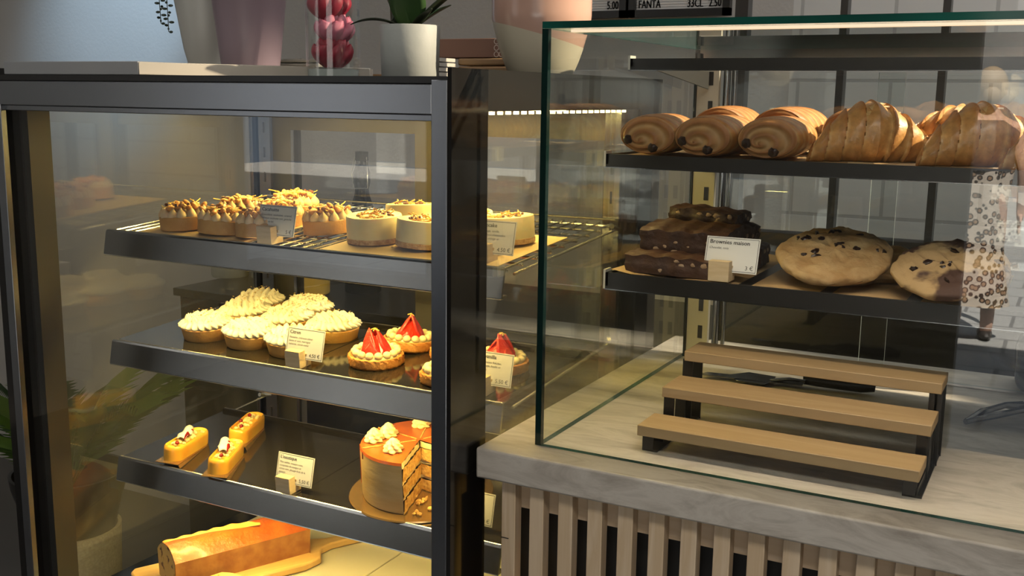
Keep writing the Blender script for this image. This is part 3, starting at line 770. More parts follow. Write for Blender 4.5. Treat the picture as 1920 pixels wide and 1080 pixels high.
def crk(u, v):
    x = -Lh+.004+.160*u; y = .026-.036*u**2.2+(v-.5)*.024*min(1, .35+3*u, .15+4*(1-u)); return (x, y, LH+dome(y)-.001+.0062*math.sin(PI*v)*(.8+.2*math.sin(u*37))-.003*math.exp(-((v-.5)/.1)**2))
m.grid(crk, 50, 14); m.build('split_crust', 'loaf_crack', lf, angle=70)
m = M(); pl = [(-Lw*.9, 0), (Lw*.9, 0), (Lw, LH)]+[(y, LH+dome(y)) for y in [Lw*(1-k/10) for k in range(1, 20)]]+[(-Lw, LH)]
b = m.addv([(-Lh-.0008, y, z) for y, z in pl]); m.addf([tuple(range(len(pl)-1, -1, -1))], b); m.build('cut_face', 'loaf_cut', lf, smooth=False)
sl_ = M(); pl2 = [(-.036, 0), (.036, 0), (.040, .046)]+[(y, .046+dome(y)) for y in [Lw*(1-k/8) for k in range(1, 16)]]+[(-.040, .046)]
sl_.prism(pl2, 0, .014, 0, 1)
so = tag(sl_.build('loaf_slice', ['loaf_side', 'loaf_cut'], smooth=False), 'slice of loaf cake lying flat on the board, chocolate chips in its crumb', 'cake slice')
so.location = (-.616, .038, .5455); so.rotation_euler = (0, 0, LA-R(90))
ct = thing('chocolate_tart', 'round dark chocolate tart on the pale deck, only its rim in view', 'tart', (-.330, .150, .530))
M().lathe([(0, 0), (.088, 0), (.092, .022), (.090, .026), (.086, .022), (0, .022)], 48).build('crust', 'choc_tart', ct)
m = M(); rr = random.Random(2)
for k in range(150):
    a = rr.uniform(0, 6.28); r = .085*math.sqrt(rr.random()); m.ell((r*math.cos(a), r*math.sin(a), .024), (.005, .003, .0025), nu=6, nv=4, rot=Matrix.Rotation(rr.uniform(0, 3), 3, 'Z').to_quaternion())
o = m.build('chocolate_shavings', 'chocolate', ct); o['kind'] = 'stuff'

# ------------------------------------------------------------------ counter
ctr = thing('service_counter', 'stone look worktop on a slatted pine front, carrying the glass box', 'counter')
wt = M(); wt.box(-.06, 1.6, -.047, .70, .880, .92); wt.build('worktop', 'worktop', ctr, bevel=.003)
sm = M()
for k in range(42):
    x = -.031+k*.0397; sm.box(x, x+.0195, -.030, -.012, .02, .8795)
sm.build('slatted_front', 'pine', ctr, bevel=.001)
M().box(-.031, 1.6, -.012, .001, .838, .8795).build('backing_rail', 'pine_x', ctr, smooth=False)
M().box(-.045, 1.6, .02, .60, 0, .8795).build('counter_body', 'black_matte', ctr, smooth=False)
M().box(-.031, -.020, -.031, -.0302, .8, .801).build('screw_head', 'steel', ctr, smooth=False)

# ------------------------------------------------------------------ glass display box
gb = thing('glass_display_box', 'frameless glass display box with green edges standing on the worktop', 'display case')
GX, GY, GZ0, GZ1, th = 1.0, .575, .9203, 1.444, .008
G = ['glass_green', 'glass_edge', 'glass_edge_dark', 'glass_edge_pale']
M().box(0, GX, 0, GY, GZ1-th, GZ1, mis=[0, 0, 1, 1, 1, 1]).build('top_pane', G, gb, smooth=False)
M().box(th, GX, 0, th, GZ0, GZ1-th-.0003, mis=[1, 1, 0, 1, 0, 2]).build('front_pane', G, gb, smooth=False)
M().box(0, th, 0, GY-.005, GZ0, GZ1-th-.0003, mis=[1, 1, 2, 0, 2, 0]).build('side_pane', G, gb, smooth=False)
for x0, x1, y0 in ((.03, .333, .572), (.292, .66, .582)):
    M().box(x0, x1, y0, y0+.005, GZ0+.004, 1.40, mis=[3, 3, 0, 3, 0, 3]).build('rear_door_pane', G, gb, smooth=False)
M().box(.03, GX-.02, .016, .024, 1.432, 1.4355).build('light_strip', 'led_dim', gb, smooth=False)
M().box(0.01, GX, .565, .60, 1.415, 1.436).build('rear_track', 'steel_dark', gb, smooth=False)
up = M().box(.011, .048, .552, .562, GZ0, 1.415, 0)
for k in range(10):
    z = .955+k*.047; up.box(.031, .0385, .5510, .5522, z, z+.022, 1)
up.build('shelf_upright', ['cream_plastic', 'black'], gb, label='cream slotted upright', smooth=False)
tb = M(); tb.tube([(.056, .57, GZ0), (.056, .57, 1.415)], .006, 12); tb.tube([(.068, .575, GZ0), (.068, .575, 1.415)], .0035, 10); tb.build('rear_rail', 'steel', gb)
M().box(.0085, .0105, .55, .565, GZ0, 1.43).build('seal_strip', 'black', gb, smooth=False)
def gshelf(y0, z0, z1, x0, yb=.53):
    s = M().box(x0, GX-.02, y0, y0+.005, z0, z1).box(x0, GX-.02, y0+.005, yb, z1-.006, z1-.003).box(x0, x0+.004, y0, yb, z0+.004, z1).build('shelf', 'black', gb, smooth=False)
    M().box(x0-.002, GX-.02, y0-.0008, y0+.001, z0-.0012, z0).build('edge_trim', 'steel', s, smooth=False)
    M().box(x0-.003, x0, y0, y0+.02, z0, z1+.004).build('end_cap', 'cream_plastic', s, smooth=False)
    br = M(); n = br.addv([(.030, .26, z0+.006), (.030, .545, z0+.006), (.030, .545, z0-.022), (.033, .26, z0+.006), (.033, .545, z0+.006), (.033, .545, z0-.022)])
    br.addf([(0, 1, 2), (5, 4, 3), (0, 3, 4, 1), (1, 4, 5, 2), (2, 5, 3, 0)], n); br.build('bracket', 'frame_black', s, smooth=False)
gshelf(.22, 1.394, 1.409, .025, .28); gshelf(.166, 1.265, 1.282, .016); gshelf(.176, 1.097, 1.1195, .016)
ps = M().box(.035, .80, .172, .50, 1.2795, 1.2805); tag(ps.build('baking_paper', 'parchment', smooth=False), 'brown baking paper under the croissants', 'baking paper')
def pf(u, v): return (.022+.50*u, .180+.30*v, 1.1178+.0015*math.sin(u*30)+.006*max(0, .06-u)/.06*(1-v))
pm = M().grid(pf, 60, 20); po = pm.build('baking_paper', 'parchment'); tag(po, 'brown baking paper under the brownies and cookies', 'baking paper')

# ------------------------------------------------------------------ wooden riser
rs = thing('tiered_riser', 'three step wooden display riser with black metal legs, empty', 'riser')
tiers = ((.122, .455, .040, .100, .955), (.130, .457, .104, .172, .990), (.138, .459, .164, .228, 1.026))
for x0, x1, y0, y1, z in tiers:
    M().box(x0, x1, y0, y1, z-.0135, z).build('plank', 'oak', rs, bevel=.001)
for xa, xb in ((.126, .140), (.437, .452)):
    m = M()
    for k, (x0, x1, y0, y1, z) in enumerate(tiers):
        o_ = .006*k
        m.box(xa+o_*.6, xb+o_*.6, y0+.010, y0+.0125, .9202, z-.0135); m.box(xa+o_*.6, xb+o_*.6, y1-.0125, y1-.010, .9202, z-.0135)
    m.box(xa, xb+.006, .050, .222, .9202, .9222)
    if xa > .3:
        m.box(xb-.001, xb+.0015, .050, .222, .9202, .932); m.box(xb-.001, xb+.0015, .112, .222, .932, .972); m.box(xb-.001, xb+.0015, .174, .222, .97, 1.010)
    m.build('leg_frame', 'black', rs, smooth=False)

# ------------------------------------------------------------------ pains au chocolat and croissants
def lerp(a, b, t): return tuple(a[i]*(1-t)+b[i]*t for i in range(3))
GOLD, BROWN, PALE, DEEP = (.62, .30, .085), (.42, .13, .022), (.74, .46, .18), (.22, .06, .015)
def pain(seed):
    rr = random.Random(seed); L, W, H = .128, .0425, .0290
    t = thing('pain_au_chocolat', '', 'pastry', group='pains au chocolat on the upper shelf')
    def sec(a, k=1.0):
        x = W*math.cos(a)*k; z = H*math.sin(a)*k
        if z < 0: z *= .92
        return x, z+H*.93
    ph = rr.uniform(0, 6)
    m = M()
    def fn(u, v):
        a = 2*PI*u; y = (v-.5)*L
        e = 1-.10*abs(2*v-1)**4
        rid = .035*abs(math.sin(v*PI*5+1.2*math.sin(a+ph)))+.012*math.sin(v*60+a*5)
        x, z = sec(a, e*(.94+rid))
        return (x, y, max(z, .0006))
    def cf(u, v):
        a = 2*PI*u; s = abs(math.sin(v*PI*5+1.2*math.sin(a+ph))); up = max(0, math.sin(a))
        c = lerp(PALE, GOLD, min(1, s*1.6)); c = lerp(c, BROWN, max(0, s-.35)*1.1*(.4+.6*up))
        return c
    m.grid(fn, 48, 60, cu=True, colfn=cf); m.build('rolled_dough', 'pastry', t, angle=75)
    m = M()
    for sgn in (-1, 1):
        def en(u, v):
            a = 2*PI*u; k = 1-v; x, z = sec(a, .90*.965*k); zc = H*.93-.006*v
            z = zc+(z-H*.93)
            sp = math.cos(2*PI*(k*2.2)+a*1.0+ph)
            bulge = .007*(1-k*k)
            return (x-.010*v, sgn*(L/2*1.0+bulge+.0022*sp*(1 if k < .93 else 0)), max(z, .0006))
        def ce(u, v):
            a = 2*PI*u; k = 1-v; sp = math.cos(2*PI*(k*2.2)+a+ph)
            c = lerp((.56, .34, .14), (.34, .135, .035), .5+.5*sp); return lerp(c, (.40, .16, .045), max(0, k-.55)*1.4)
        m.grid(en, 48, 26, cu=True, colfn=ce)
    m.build('spiral_end', 'pastry_end', t, angle=80)
    for sx in (-.024, .010):
        zc_ = .0115 if sx > 0 else .0215; m = M(); e_ = L/2+.0088
        m.tube([(sx-.002, -e_, zc_-.001), (sx-.001, -e_+.003, zc_), (sx, 0, zc_+.001), (sx+.001, e_-.003, zc_), (sx+.002, e_, zc_+.001)], [.0040, .0066, .0066, .0066, .0042], 7)
        o = m.build('chocolate_bar', 'chocolate', t, angle=60)
    return t
pc = pain(2)
for x, y, a, lab in ((.066, .236, .06, 'pain au chocolat at the left end of the shelf, spiral end forward'), (.147, .236, -.03, 'pain au chocolat in the middle of the three facing forward'),
                  (.229, .232, .03, 'pain au chocolat beside the first croissant, spiral end forward'), (.118, .386, .05, 'pain au chocolat in the rear row behind the end one'),
                  (.208, .392, -.06, 'pain au chocolat in the rear row above the gap of the front pair'), (.300, .386, .1, 'smooth pain au chocolat in the rear row beside the tall croissant')):
    o = place(pc, (x, y, 1.2805), (0, 0, a), lab)
    if y < .3: o.location.y += .004
    else: o.scale = (1.06, 1.0, 1.2)
def croissant(seed, L=.165, Rm=.037):
    rr = random.Random(seed)
    t = thing('croissant', '', 'croissant', group='croissants on the upper shelf')
    m = M(); N = 4.1; p1, p2 = rr.uniform(0, 1), rr.uniform(0, 6)
    def saw(t_, a):
        q = abs(t_)*N+.18*math.sin(a+p2)*(1 if t_ > 0 else -1)+.25; return q-math.floor(q), q
    def fn(u, v):
        t_ = 2*v-1; a = 2*PI*u
        s, q = saw(t_, a)
        env = (1-abs(t_)**1.7)**.85
        r = Rm*env+.0040
        r *= 1+.17*(1-s)**1.3-.06 + .015*math.sin(a*6+t_*30)
        x = L/2*t_*1.0; y = -.022*(t_*t_)*1.0
        zc = Rm*1.0*env*.86+.0030
        dz = math.sin(a)*r*.98; dy = math.cos(a)*r*1.05
        return (x+.010*(dy/.03)*t_*-1, y+dy, max(.0005, zc+dz))
    def cf(u, v):
        t_ = 2*v-1; a = 2*PI*u; s, q = saw(t_, a)
        c = lerp(GOLD, BROWN, max(0, .75-s*1.5)*(.6+.4*math.sin(a)))
        if s > .72: c = lerp(c, PALE, min(1, (s-.72)*3.6))
        st = .5+.5*math.sin(a*9+s*9+p1*9)
        return lerp(c, DEEP if s < .12 else PALE, .16*st)
    m.grid(fn, 56, 130, cu=True, colfn=cf)
    m.build('layered_dough', 'pastry', t, angle=70)
    m = M()
    for k in range(26):
        t_ = rr.uniform(-.75, .75); a = rr.uniform(.2, 2.9); env = (1-abs(t_)**1.7)**.85; r = Rm*env*1.07
        p = Vector((L/2*t_, -.022*t_*t_+math.cos(a)*r*1.03, Rm*env*.86+math.sin(a)*r+.003)); d = rr.uniform(-.6, .6)
        T = Matrix.Translation(p) @ Matrix.Rotation(a-PI/2, 4, 'X') @ Matrix.Rotation(d, 4, 'Z'); m.T = T
        w_ = rr.uniform(.003, .007); h_ = rr.uniform(.0015, .004)
        b = m.addv([(-w_, -h_, 0), (w_, -h_*.6, .0006), (w_*.8, h_, .0012), (-w_*.7, h_*.8, 0)], [PALE]*4); m.addf([(0, 1, 2, 3)], b)
    o = m.build('loose_flakes', 'pastry', t, smooth=False); o.modifiers.new('thickness', 'SOLIDIFY').thickness = .0004
    return t
cr1 = croissant(3)
place(cr1, (.337, .262, 1.2805), (0, 0, R(27)), 'tall golden croissant next to the pains au chocolat')
place(cr1, (.468, .255, 1.2805), (0, 0, R(27)), 'flaky croissant in front, second from the pains au chocolat')
cr2 = croissant(11, .158, .035)
place(cr2, (.570, .215, 1.2805), (0, 0, R(12)), 'croissant at the far end of the front row, leaving the picture')
place(cr2, (.430, .400, 1.2805), (0, 0, R(-14)), 'croissant in the rear row behind the two large ones')
place(cr2, (.545, .395, 1.2805), (0, 0, R(8)), 'croissant in the rear row at the far end')
cs = M().box(.33, .36, .1735, .176, 1.2808, 1.2835); tag(cs.build('paper_scrap', 'parchment', smooth=False), 'small curled scrap of paper at the front of the croissant shelf', 'paper')

# ------------------------------------------------------------------ brownies and cookies
def brownie(seed, loc, rot, size, label):
    rr = random.Random(seed); sx, sy, sz = size
    t = thing('brownie', label, 'brownie', loc, rot, 'brownies on the lower glass shelf')
    def wob(x, y, z): return .0012*math.sin(x*190+seed)+.0010*math.sin(y*230+z*300+seed*2)
    m = M(); nx, ny, nz = 18, 10, 5
    def face(f, a, b, c): m.grid(f, a, b, mi=c)
    def P(x, y, z):
        x0, y0 = x*sx/2, y*sy/2; z0 = z*sz
        edge = .0015*(abs(x)**8+abs(y)**8)
        w_ = wob(x0, y0, z0)
        return (x0*(1-.02*(1-z))+w_*(abs(x) == 1), y0+w_*(abs(y) == 1), max(0, z0-edge*(z > .5)*1.5+(w_*1.2 if z == 1 else 0)))
    face(lambda u, v: P(2*u-1, 2*v-1, 1), nx, ny, 1)
    face(lambda u, v: P(2*u-1, 1-2*v, 0), nx, ny, 0)
    face(lambda u, v: P(2*u-1, -1, v), nx, nz, 0); face(lambda u, v: P(1-2*u, 1, v), nx, nz, 0)
    face(lambda u, v: P(1, 2*u-1, v), ny, nz, 0); face(lambda u, v: P(-1, 1-2*u, v), ny, nz, 0)
    m.build('brownie_slab', ['brownie', 'brownie_crust'], t, angle=60)
    m = M()
    for k in range(9):
        if rr.random() < .7: p = (rr.uniform(-.45, .45)*sx, -sy/2-.0002, rr.uniform(.1, .8)*sz); r = (rr.uniform(.0025, .006), .0012, rr.uniform(.002, .0035))
        else: p = (sx/2, rr.uniform(-.4, .4)*sy, rr.uniform(.2, .8)*sz); r = (.0012, .004, .003)
        m.ell(p, r, nu=8, nv=5, jit=.25, rnd=rr)
    m.build('nut_pieces', 'nut', t)
brownie(1, (.098, .222, 1.120), (0, 0, R(-3)), (.125, .060, .027), 'brownie lying lowest in front, large nut on its cut side')
brownie(2, (.105, .272, 1.1475), (R(6), 0, R(-2)), (.128, .070, .034), 'thick brownie resting on the front one, second layer of the heap')
brownie(3, (.125, .350, 1.120), (0, 0, R(4)), (.130, .065, .030), 'brownie at the back of the heap lying on the paper')
brownie(4, (.105, .345, 1.1505), (0, 0, R(-6)), (.140, .070, .030), 'brownie in the rear of the heap, third layer')
brownie(5, (.105, .348, 1.181), (0, R(3), R(-4)), (.105, .062, .018), 'thin brownie topmost of the heap')
price_card((.184, .192, 1.1205), 'Brownies maison', ['Chocolat, noix'], '3 €', 'price card reading Brownies maison in front of the brownies', bx=-.010)
def cookie(seed, loc, rot, rad, mt_, label, chips=9):
    rr = random.Random(seed); t = thing('cookie', label, 'cookie', loc, rot, 'cookies on the lower glass shelf')
    ph = [rr.uniform(0, 6) for _ in range(8)]
    def out(a): return 1+.03*math.sin(2*a+ph[0])+.02*math.sin(5*a+ph[1])+.012*math.sin(11*a+ph[2])
    def fn(u, v):
        a = 2*PI*u
        if v < .35: q = v/.35; r = rad*(.90+.10*math.sin(q*PI/2)); z = .009*q
        else: q = (v-.35)/.65; r = rad*math.cos(q*PI/2)**.8; z = .009+.011*math.sin(q*PI/2)**.7
        r *= out(a); x, y = r*math.cos(a), r*math.sin(a)
        z += (.0017*math.sin(x*150+ph[3]+2*math.sin(y*90))*math.sin(y*170+ph[4])+.0011*math.sin(x*390+y*310+3*math.sin(x*130))+.0006*math.sin(x*900+ph[5])*math.sin(y*840))*(v > .3)
        return (x, y, z)
    m = M(); m.grid(fn, 64, 28, cu=True); m.prism([(rad*.9*out(2*PI*k/40)*math.cos(2*PI*k/40), rad*.9*out(2*PI*k/40)*math.sin(2*PI*k/40)) for k in range(40)], 0, .0005)
    m.build('cookie_dough', mt_, t, angle=70)
    m = M()
    for k in range(chips):
        a = rr.uniform(0, 6.28); r = rad*.85*math.sqrt(rr.random())
        c_ = (r/rad)**1.25; zz_ = .0085+.011*math.sqrt(max(0, 1-c_*c_))**.7
        m.ell((r*math.cos(a), r*math.sin(a), zz_), (rr.uniform(.003, .0075), rr.uniform(.002, .005), .0028), nu=8, nv=5, jit=.25, rnd=rr, rot=Matrix.Rotation(rr.uniform(0, 3), 3, 'Z').to_quaternion())
    m.build('chocolate_chunks', 'chocolate', t)
cookie(1, (.308, .245, 1.150), (R(22), 0, R(8)), .071, 'cookie', 'large pale chocolate chip cookie tilted up toward the viewer', 17)
cookie(2, (.345, .345, 1.130), (R(8), 0, 0), .074, 'cookie', 'chocolate chip cookie half hidden behind the large tilted one', 7)
cookie(3, (.452, .225, 1.1475), (R(24), R(0), R(-6)), .066, 'cookie_choc', 'cookie with melted dark chocolate patches, next to the pale one', 9)
cookie(4, (.300, .300, 1.1185), (0, 0, 0), .060, 'cookie', 'cookie lying flat underneath the large tilted one', 5)
cookie(5, (.455, .300, 1.1185), (0, 0, 0), .060, 'cookie', 'cookie lying flat underneath the dark patched one', 5)

# ------------------------------------------------------------------ cake servers behind the riser, black stand-in for a dark reflection
sv = thing('cake_server', 'steel cake server with perforated blade lying behind the riser', 'cake server', (.14, .45, .9205), (0, 0, R(-4)))
m = M(); m.prism([(0, -.03), (.045, -.028), (.05, .0), (.045, .028), (0, .03), (-.02, 0)], .004, .0055); m.build('blade', 'steel', sv, bevel=.0005)
m = M(); m.tube([(.045, 0, .005), (.075, 0, .012), (.10, 0, .012)], .003, 8); m.build('neck', 'steel', sv)
kn = thing('bread_knife', 'black handled bread knife lying behind the riser', 'knife', (.235, .452, .9205), (0, 0, R(6)))
m = M(); m.tube([(0, 0, .012), (.02, 0, .014), (.05, 0, .012), (.085, 0, .013), (.105, 0, .011)], [.007, .010, .009, .011, .006], 10); m.build('handle', 'black', kn)
m = M(); m.prism([(-.16, -.012), (0, -.014), (0, .010), (-.15, .006)], .005, .0065); m.build('blade', 'steel', kn, smooth=False)
tn = thing('serving_tongs', 'steel serving tongs standing beside the far end of the riser', 'tongs', (.475, .36, .9205), (0, 0, R(60)))
for s_ in (-1, 1):
    m = M(); m.tube([(0, 0, .008), (.05, s_*.010, .012), (.11, s_*.014, .012), (.14, s_*.008, .006)], [.004, .005, .0045, .009], 8); m.build('arm', 'steel_dark', tn)
bd = M(); bd.T = Matrix.Translation((.522, .592, .9205)) @ Matrix(((1, 0, 0, 0), (0, 0, 1, 0), (0, 1, 0, 0), (0, 0, 0, 1)))
bd.prism([(.010, 0), (.12, 0), (.16, .05), (.16, .20), (.06, .20), (-.004, .075), (.0, .012)], 0, .09)  # solid shape put in for a dark reflection in the glass
tag(bd.build('reflection_stand_in', 'black_gloss', bevel=.012), 'glossy black rounded solid standing in for a dark reflection, cut by the picture edge', 'reflection stand-in')

# ------------------------------------------------------------------ things on top of the case
ZC = 1.3785
m = M().prism([(-.84, -.098), (-.575, -.088), (-.575, .05), (-.84, .05)], ZC, ZC+.0185); tag(m.build('display_board', 'board_grey', bevel=.001), 'flat grey board lying on the front edge of the case top', 'board')
m = M().prism([(-.574, -.088), (-.40, .21), (-.43, .26), (-.80, .30), (-.80, .055), (-.574, .055)], ZC, ZC+.0175); tag(m.build('display_board', 'board_cream', bevel=.001), 'pale cream board on the case top under the mauve pot', 'board')
m = M(); m.lathe([(0, 0), (.044, 0), (.046, .002), (.063, .150), (.0645, .152), (.061, .152), (.045, .01), (0, .01)], 48)
o = tag(m.build('flower_pot', 'pot_mauve'), 'tapered mauve pot standing on the cream board', 'pot'); o.location = (-.607, .175, ZC+.018)
wv = thing('tall_vase', 'white tapered vase with trailing sprigs behind the mauve pot', 'vase', (-.725, .20, ZC+.018))
m = M(); m.lathe([(0, 0), (.028, 0), (.036, .03), (.052, .13), (.060, .19), (.056, .19), (.03, .01), (0, .01)], 40); m.build('vase_body', 'white_ceramic', wv)
for k, (dx, dy, bot) in enumerate(((-.054, -.045, .070), (-.020, -.062, .055))):
    m = M(); pts = [(dx*.8, dy*.8, .20), (dx, dy, .17), (dx*1.02, dy*1.02, .12), (dx, dy, bot)]
    m.tube(pts, .0007, 5); rr = random.Random(k)
    for j in range(26):
        z = bot+(.19-bot)*j/26; a = j*2.4
        m.ell((dx+.005*math.cos(a), dy+.005*math.sin(a), z), (.0045, .0018, .0022), nu=6, nv=4, rot=Matrix.Rotation(a, 3, 'Z').to_quaternion())
    m.build('trailing_sprig', 'leaf_dark', wv)
gv = thing('glass_vase', 'tall clear glass vase filled with red and pink roses', 'vase', (-.424, .15, ZC))
m = M(); m.lathe([(0, 0), (.040, 0), (.0405, .16), (.0385, .16), (.0378, .016), (0, .014)], 40); m.build('vase_body', 'glass_vase', gv)
m = M(); m.lathe([(.012, .002), (.0375, .001), (.038, .014), (.012, .0145)], 32); m.build('thick_base', 'glass_edge_pale', gv, label='thick glass base')
def rose(loc, rad, mt_, label, rz):
    t = thing('rose', label, 'flower', loc, (0, 0, rz), 'roses in the glass vase')
    for ring, (k0, zt) in enumerate(((1.0, .35), (.80, .62), (.58, .82), (.34, .92))):
        nn = 7-ring; m = M()
        def fn(u, v):
            a = 2*PI*u; pet = abs(math.sin(a*nn/2+ring))**.45
            r = rad*k0*(math.sin(.25+v*2.0)*(.70+.30*pet)+.16*v*v*pet+.02*math.sin(a*17+ring*3)*v)
            return (r*math.cos(a+v*.5), r*math.sin(a+v*.5), rad*(-.85+v*(zt+.85+.22*(pet-.7))+.05*math.sin(a*9+ring)*v))
        m.grid(fn, 60, 14, cu=True)
        o = m.build('petal_ring', mt_, t, angle=80); o.modifiers.new('thickness', 'SOLIDIFY').thickness = .0008
    return t
rose((-.424, .15, ZC+.038), .030, 'rose_red', 'dark red rose at the bottom of the glass vase', .3)
rose((-.421, .152, ZC+.072), .029, 'rose_pink', 'pink rose in the middle of the glass vase', 1.1)
rose((-.428, .148, ZC+.108), .031, 'rose_red', 'dark red rose topmost in the glass vase', 2.3)
op = thing('potted_orchid', 'small white pot with broad green orchid leaves on the case top', 'plant', (-.2865, .15, ZC))
m = M(); m.lathe([(0, 0), (.0395, 0), (.041, .002), (.0435, .074), (.0425, .0755), (.040, .074), (.038, .06), (0, .06)], 44); m.build('pot', 'pot_white', op)
M().lathe([(0, .0605), (.0385, .0615)], 24).build('soil', 'soil', op)
def leafm(m, base, d, L, Wd, droop, up0):
    d = Vector(d).normalized(); sd = Vector((-d.y, d.x, 0))
    def fn(u, v):
        p = Vector(base)+d*(L*u)+Vector((0, 0, up0*u-droop*u*u)); wv_ = Wd*math.sin(PI*min(1, u*.9+.08))**.8
        q = (v-.5)*2; return tuple(p+sd*(wv_*q)+Vector((0, 0, abs(q)*wv_*.25)))
    m.grid(fn, 14, 6)
for d, L, Wd, dr, u0, nm in (((-.9, -.5), .085, .010, .045, .055, 'leaf'), ((.3, -.6), .06, .026, .01, .075, 'leaf'), ((-.3, -.5), .05, .022, .0, .08, 'leaf'), ((.9, .3), .09, .020, .015, .085, 'leaf'), ((.8, -.4), .06, .008, .005, .035, 'leaf'), ((-.7, .2), .055, .020, .015, .02, 'leaf'), ((.5, .5), .06, .022, .01, .05, 'leaf')):
    m = M(); leafm(m, (0, 0, .066), (*d, 0), L, Wd, dr, u0); o = m.build(nm, 'leaf' if Wd > .02 else 'leaf_dark', op); o.modifiers.new('thickness', 'SOLIDIFY').thickness = .001
m = M(); m.tube([(.0, 0, .06), (-.022, -.01, .085), (-.03, -.012, .072), (-.030, -.012, .06)], .0022, 8); m.tube([(-.04, .02, .05), (-.042, .02, .10), (-.038, .02, .19)], [.004, .005, .005], 8); m.build('stem', 'leaf_dark', op)
# big two tone vase near the box
bv = thing('two_tone_vase', 'large pink and cream glazed vase at the near corner of the case top', 'vase', (-.136, .27, ZC+.0005))
def vprof(t): return .036+.0365*min(1, t*1.9)**.55+.001*t
hs = [k/40*.17 for k in range(41)]
m = M(); prof = [(0, 0)]+[(vprof(h/.17), h) for h in hs]
def vf(u, v):
    a = 2*PI*u; h = .17*v; r = vprof(h/.17); return (r*math.cos(a), r*math.sin(a), h)
def bound(a): return .066+.018*math.cos(a-R(200))
m.grid(lambda u, v: (vprof(v*bound(2*PI*u)/.17)*math.cos(2*PI*u), vprof(v*bound(2*PI*u)/.17)*math.sin(2*PI*u), v*bound(2*PI*u)), 64, 16, cu=True)
m.build('cream_lower_half', 'vase_cream', bv)
m = M(); m.grid(lambda u, v: (vprof((bound(2*PI*u)+(.17-bound(2*PI*u))*v)/.17)*math.cos(2*PI*u), vprof((bound(2*PI*u)+(.17-bound(2*PI*u))*v)/.17)*math.sin(2*PI*u), bound(2*PI*u)+(.17-bound(2*PI*u))*v), 64, 16, cu=True)
m.build('pink_glaze', 'vase_pink', bv)
# paper stacks, brown box, wood trays
def wavy(x, y, z, L, Wd, label, ax=0):
    m = M(); m.T = Matrix.Translation((x, y, z))
    m.grid(lambda u, v: (L*(u-.5), Wd*(v-.5), .0055+.0006*math.sin(u*40)), 24, 4); m.grid(lambda u, v: (L*(u-.5), Wd*(.5-v), .0), 24, 4)
    m.grid(lambda u, v: (L*(u-.5), -Wd/2-.002*math.sin(PI*v), .0055*v), 24, 4); m.grid(lambda u, v: (L*(.5-u), Wd/2, .0055*v), 24, 4)
    m.grid(lambda u, v: (L/2, Wd*(u-.5), .0055*v), 4, 4); m.grid(lambda u, v: (-L/2, Wd*(.5-u), .0055*v), 4, 4)
    return tag(m.build('paper_tray', 'paper_white'), label, 'paper tray', 'paper trays in stacks on the case top')
words_ = ['lowest', 'second from below', 'third from below', 'fourth from below', 'topmost', 'loose upper']
for k in range(5): wavy(-.600+.001*(k % 2), .30, ZC+k*.0072, .105, .06, 'white paper tray %s in the stack between mauve pot and glass vase' % words_[k])
for k in range(5): wavy(-.345+.001*(k % 2), .30, ZC+k*.0075, .058, .05, 'white paper tray %s in the stack behind the orchid pot' % words_[k])
m = M().box(-.56, -.36, .36, .40, ZC, ZC+.012); tag(m.build('wooden_tray', 'tray_wood', bevel=.002), 'thin wooden tray behind the glass vase', 'tray')
for k in range(3):
    m = M().box(-.318, -.175, .335, .40, ZC+k*.0125, ZC+.0115+k*.0125); tag(m.build('wooden_tray', 'tray_wood', bevel=.003), 'wooden tray %s in the pile under the brown box' % ['lowest', 'middle', 'topmost'][k], 'tray')
bx = thing('gift_box', 'brown cardboard box with a white lattice pattern at one end', 'box', (-.295, .375, ZC+.0378))
M().box(-.085, .065, -.03, .03, 0, .030).build('box_body', 'brown_box', bx, bevel=.001)
m = M()
for i in range(3):
    for j in range(3):
        cx, cz = .043+i*.009, .005+j*.010
        n = 12; 
        m.T = Matrix.Translation((cx, -.0306, cz)) @ Matrix.Rotation(R(90), 4, 'X')
        m.lathe([(.0048, 0), (.0034, 0), (.0034, .0003), (.0048, .0003), (.0048, 0)], 10)
m.T = Matrix.Identity(4); m.build('lattice_print', 'brown_pattern', bx, smooth=False)

# ------------------------------------------------------------------ behind the case
bc = thing('back_counter', 'black low cabinet against the wall behind the refrigerated case', 'cabinet')
M().box(-1.42, .0, .80, 1.298, 0, .845).build('cabinet_body', 'black_gloss', bc, smooth=False)
M().box(-1.43, .01, .785, 1.298, .845, .865).build('cabinet_top', 'black', bc, bevel=.002)
bt = thing('swing_top_bottle', 'dark swing top bottle standing on the back cabinet', 'bottle', (-.992, 1.0, .865))
m = M(); m.lathe([(0, 0), (.044, 0), (.046, .003), (.046, .13), (.042, .165), (.028, .215), (.019, .245), (.017, .26), (.021, .275), (.021, .30), (.016, .315), (.014, .33), (0, .33)], 36); m.build('bottle_body', 'bottle_glass', bt)
M().lathe([(0, .33), (.0165, .33), (.0165, .352), (0, .353)], 24).build('stopper', 'frame_black', bt)
m = M()
for s_ in (-1, 1): m.tube([(s_*.0175, -.004, .338), (s_*.024, -.01, .30), (s_*.021, -.006, .262)], .0012, 6)
m.tube([(-.021, -.006, .262), (0, -.023, .262), (.021, -.006, .262)], .0012, 6); m.build('wire_clasp', 'wire', bt)
def jar(x, y, h, r, mt_, lid, label):
    t = thing('storage_jar', label, 'jar', (x, y, .865))
    M().lathe([(0, 0), (r*.95, 0), (r, .004), (r, h-.02), (r*.93, h-.012), (0, h-.012)], 32).build('jar_body', mt_, t)
    M().lathe([(r*.98, h-.016), (r*1.02, h-.014), (r*1.02, h-.001), (r*.99, h), (0, h)], 32).build('lid', lid, t)
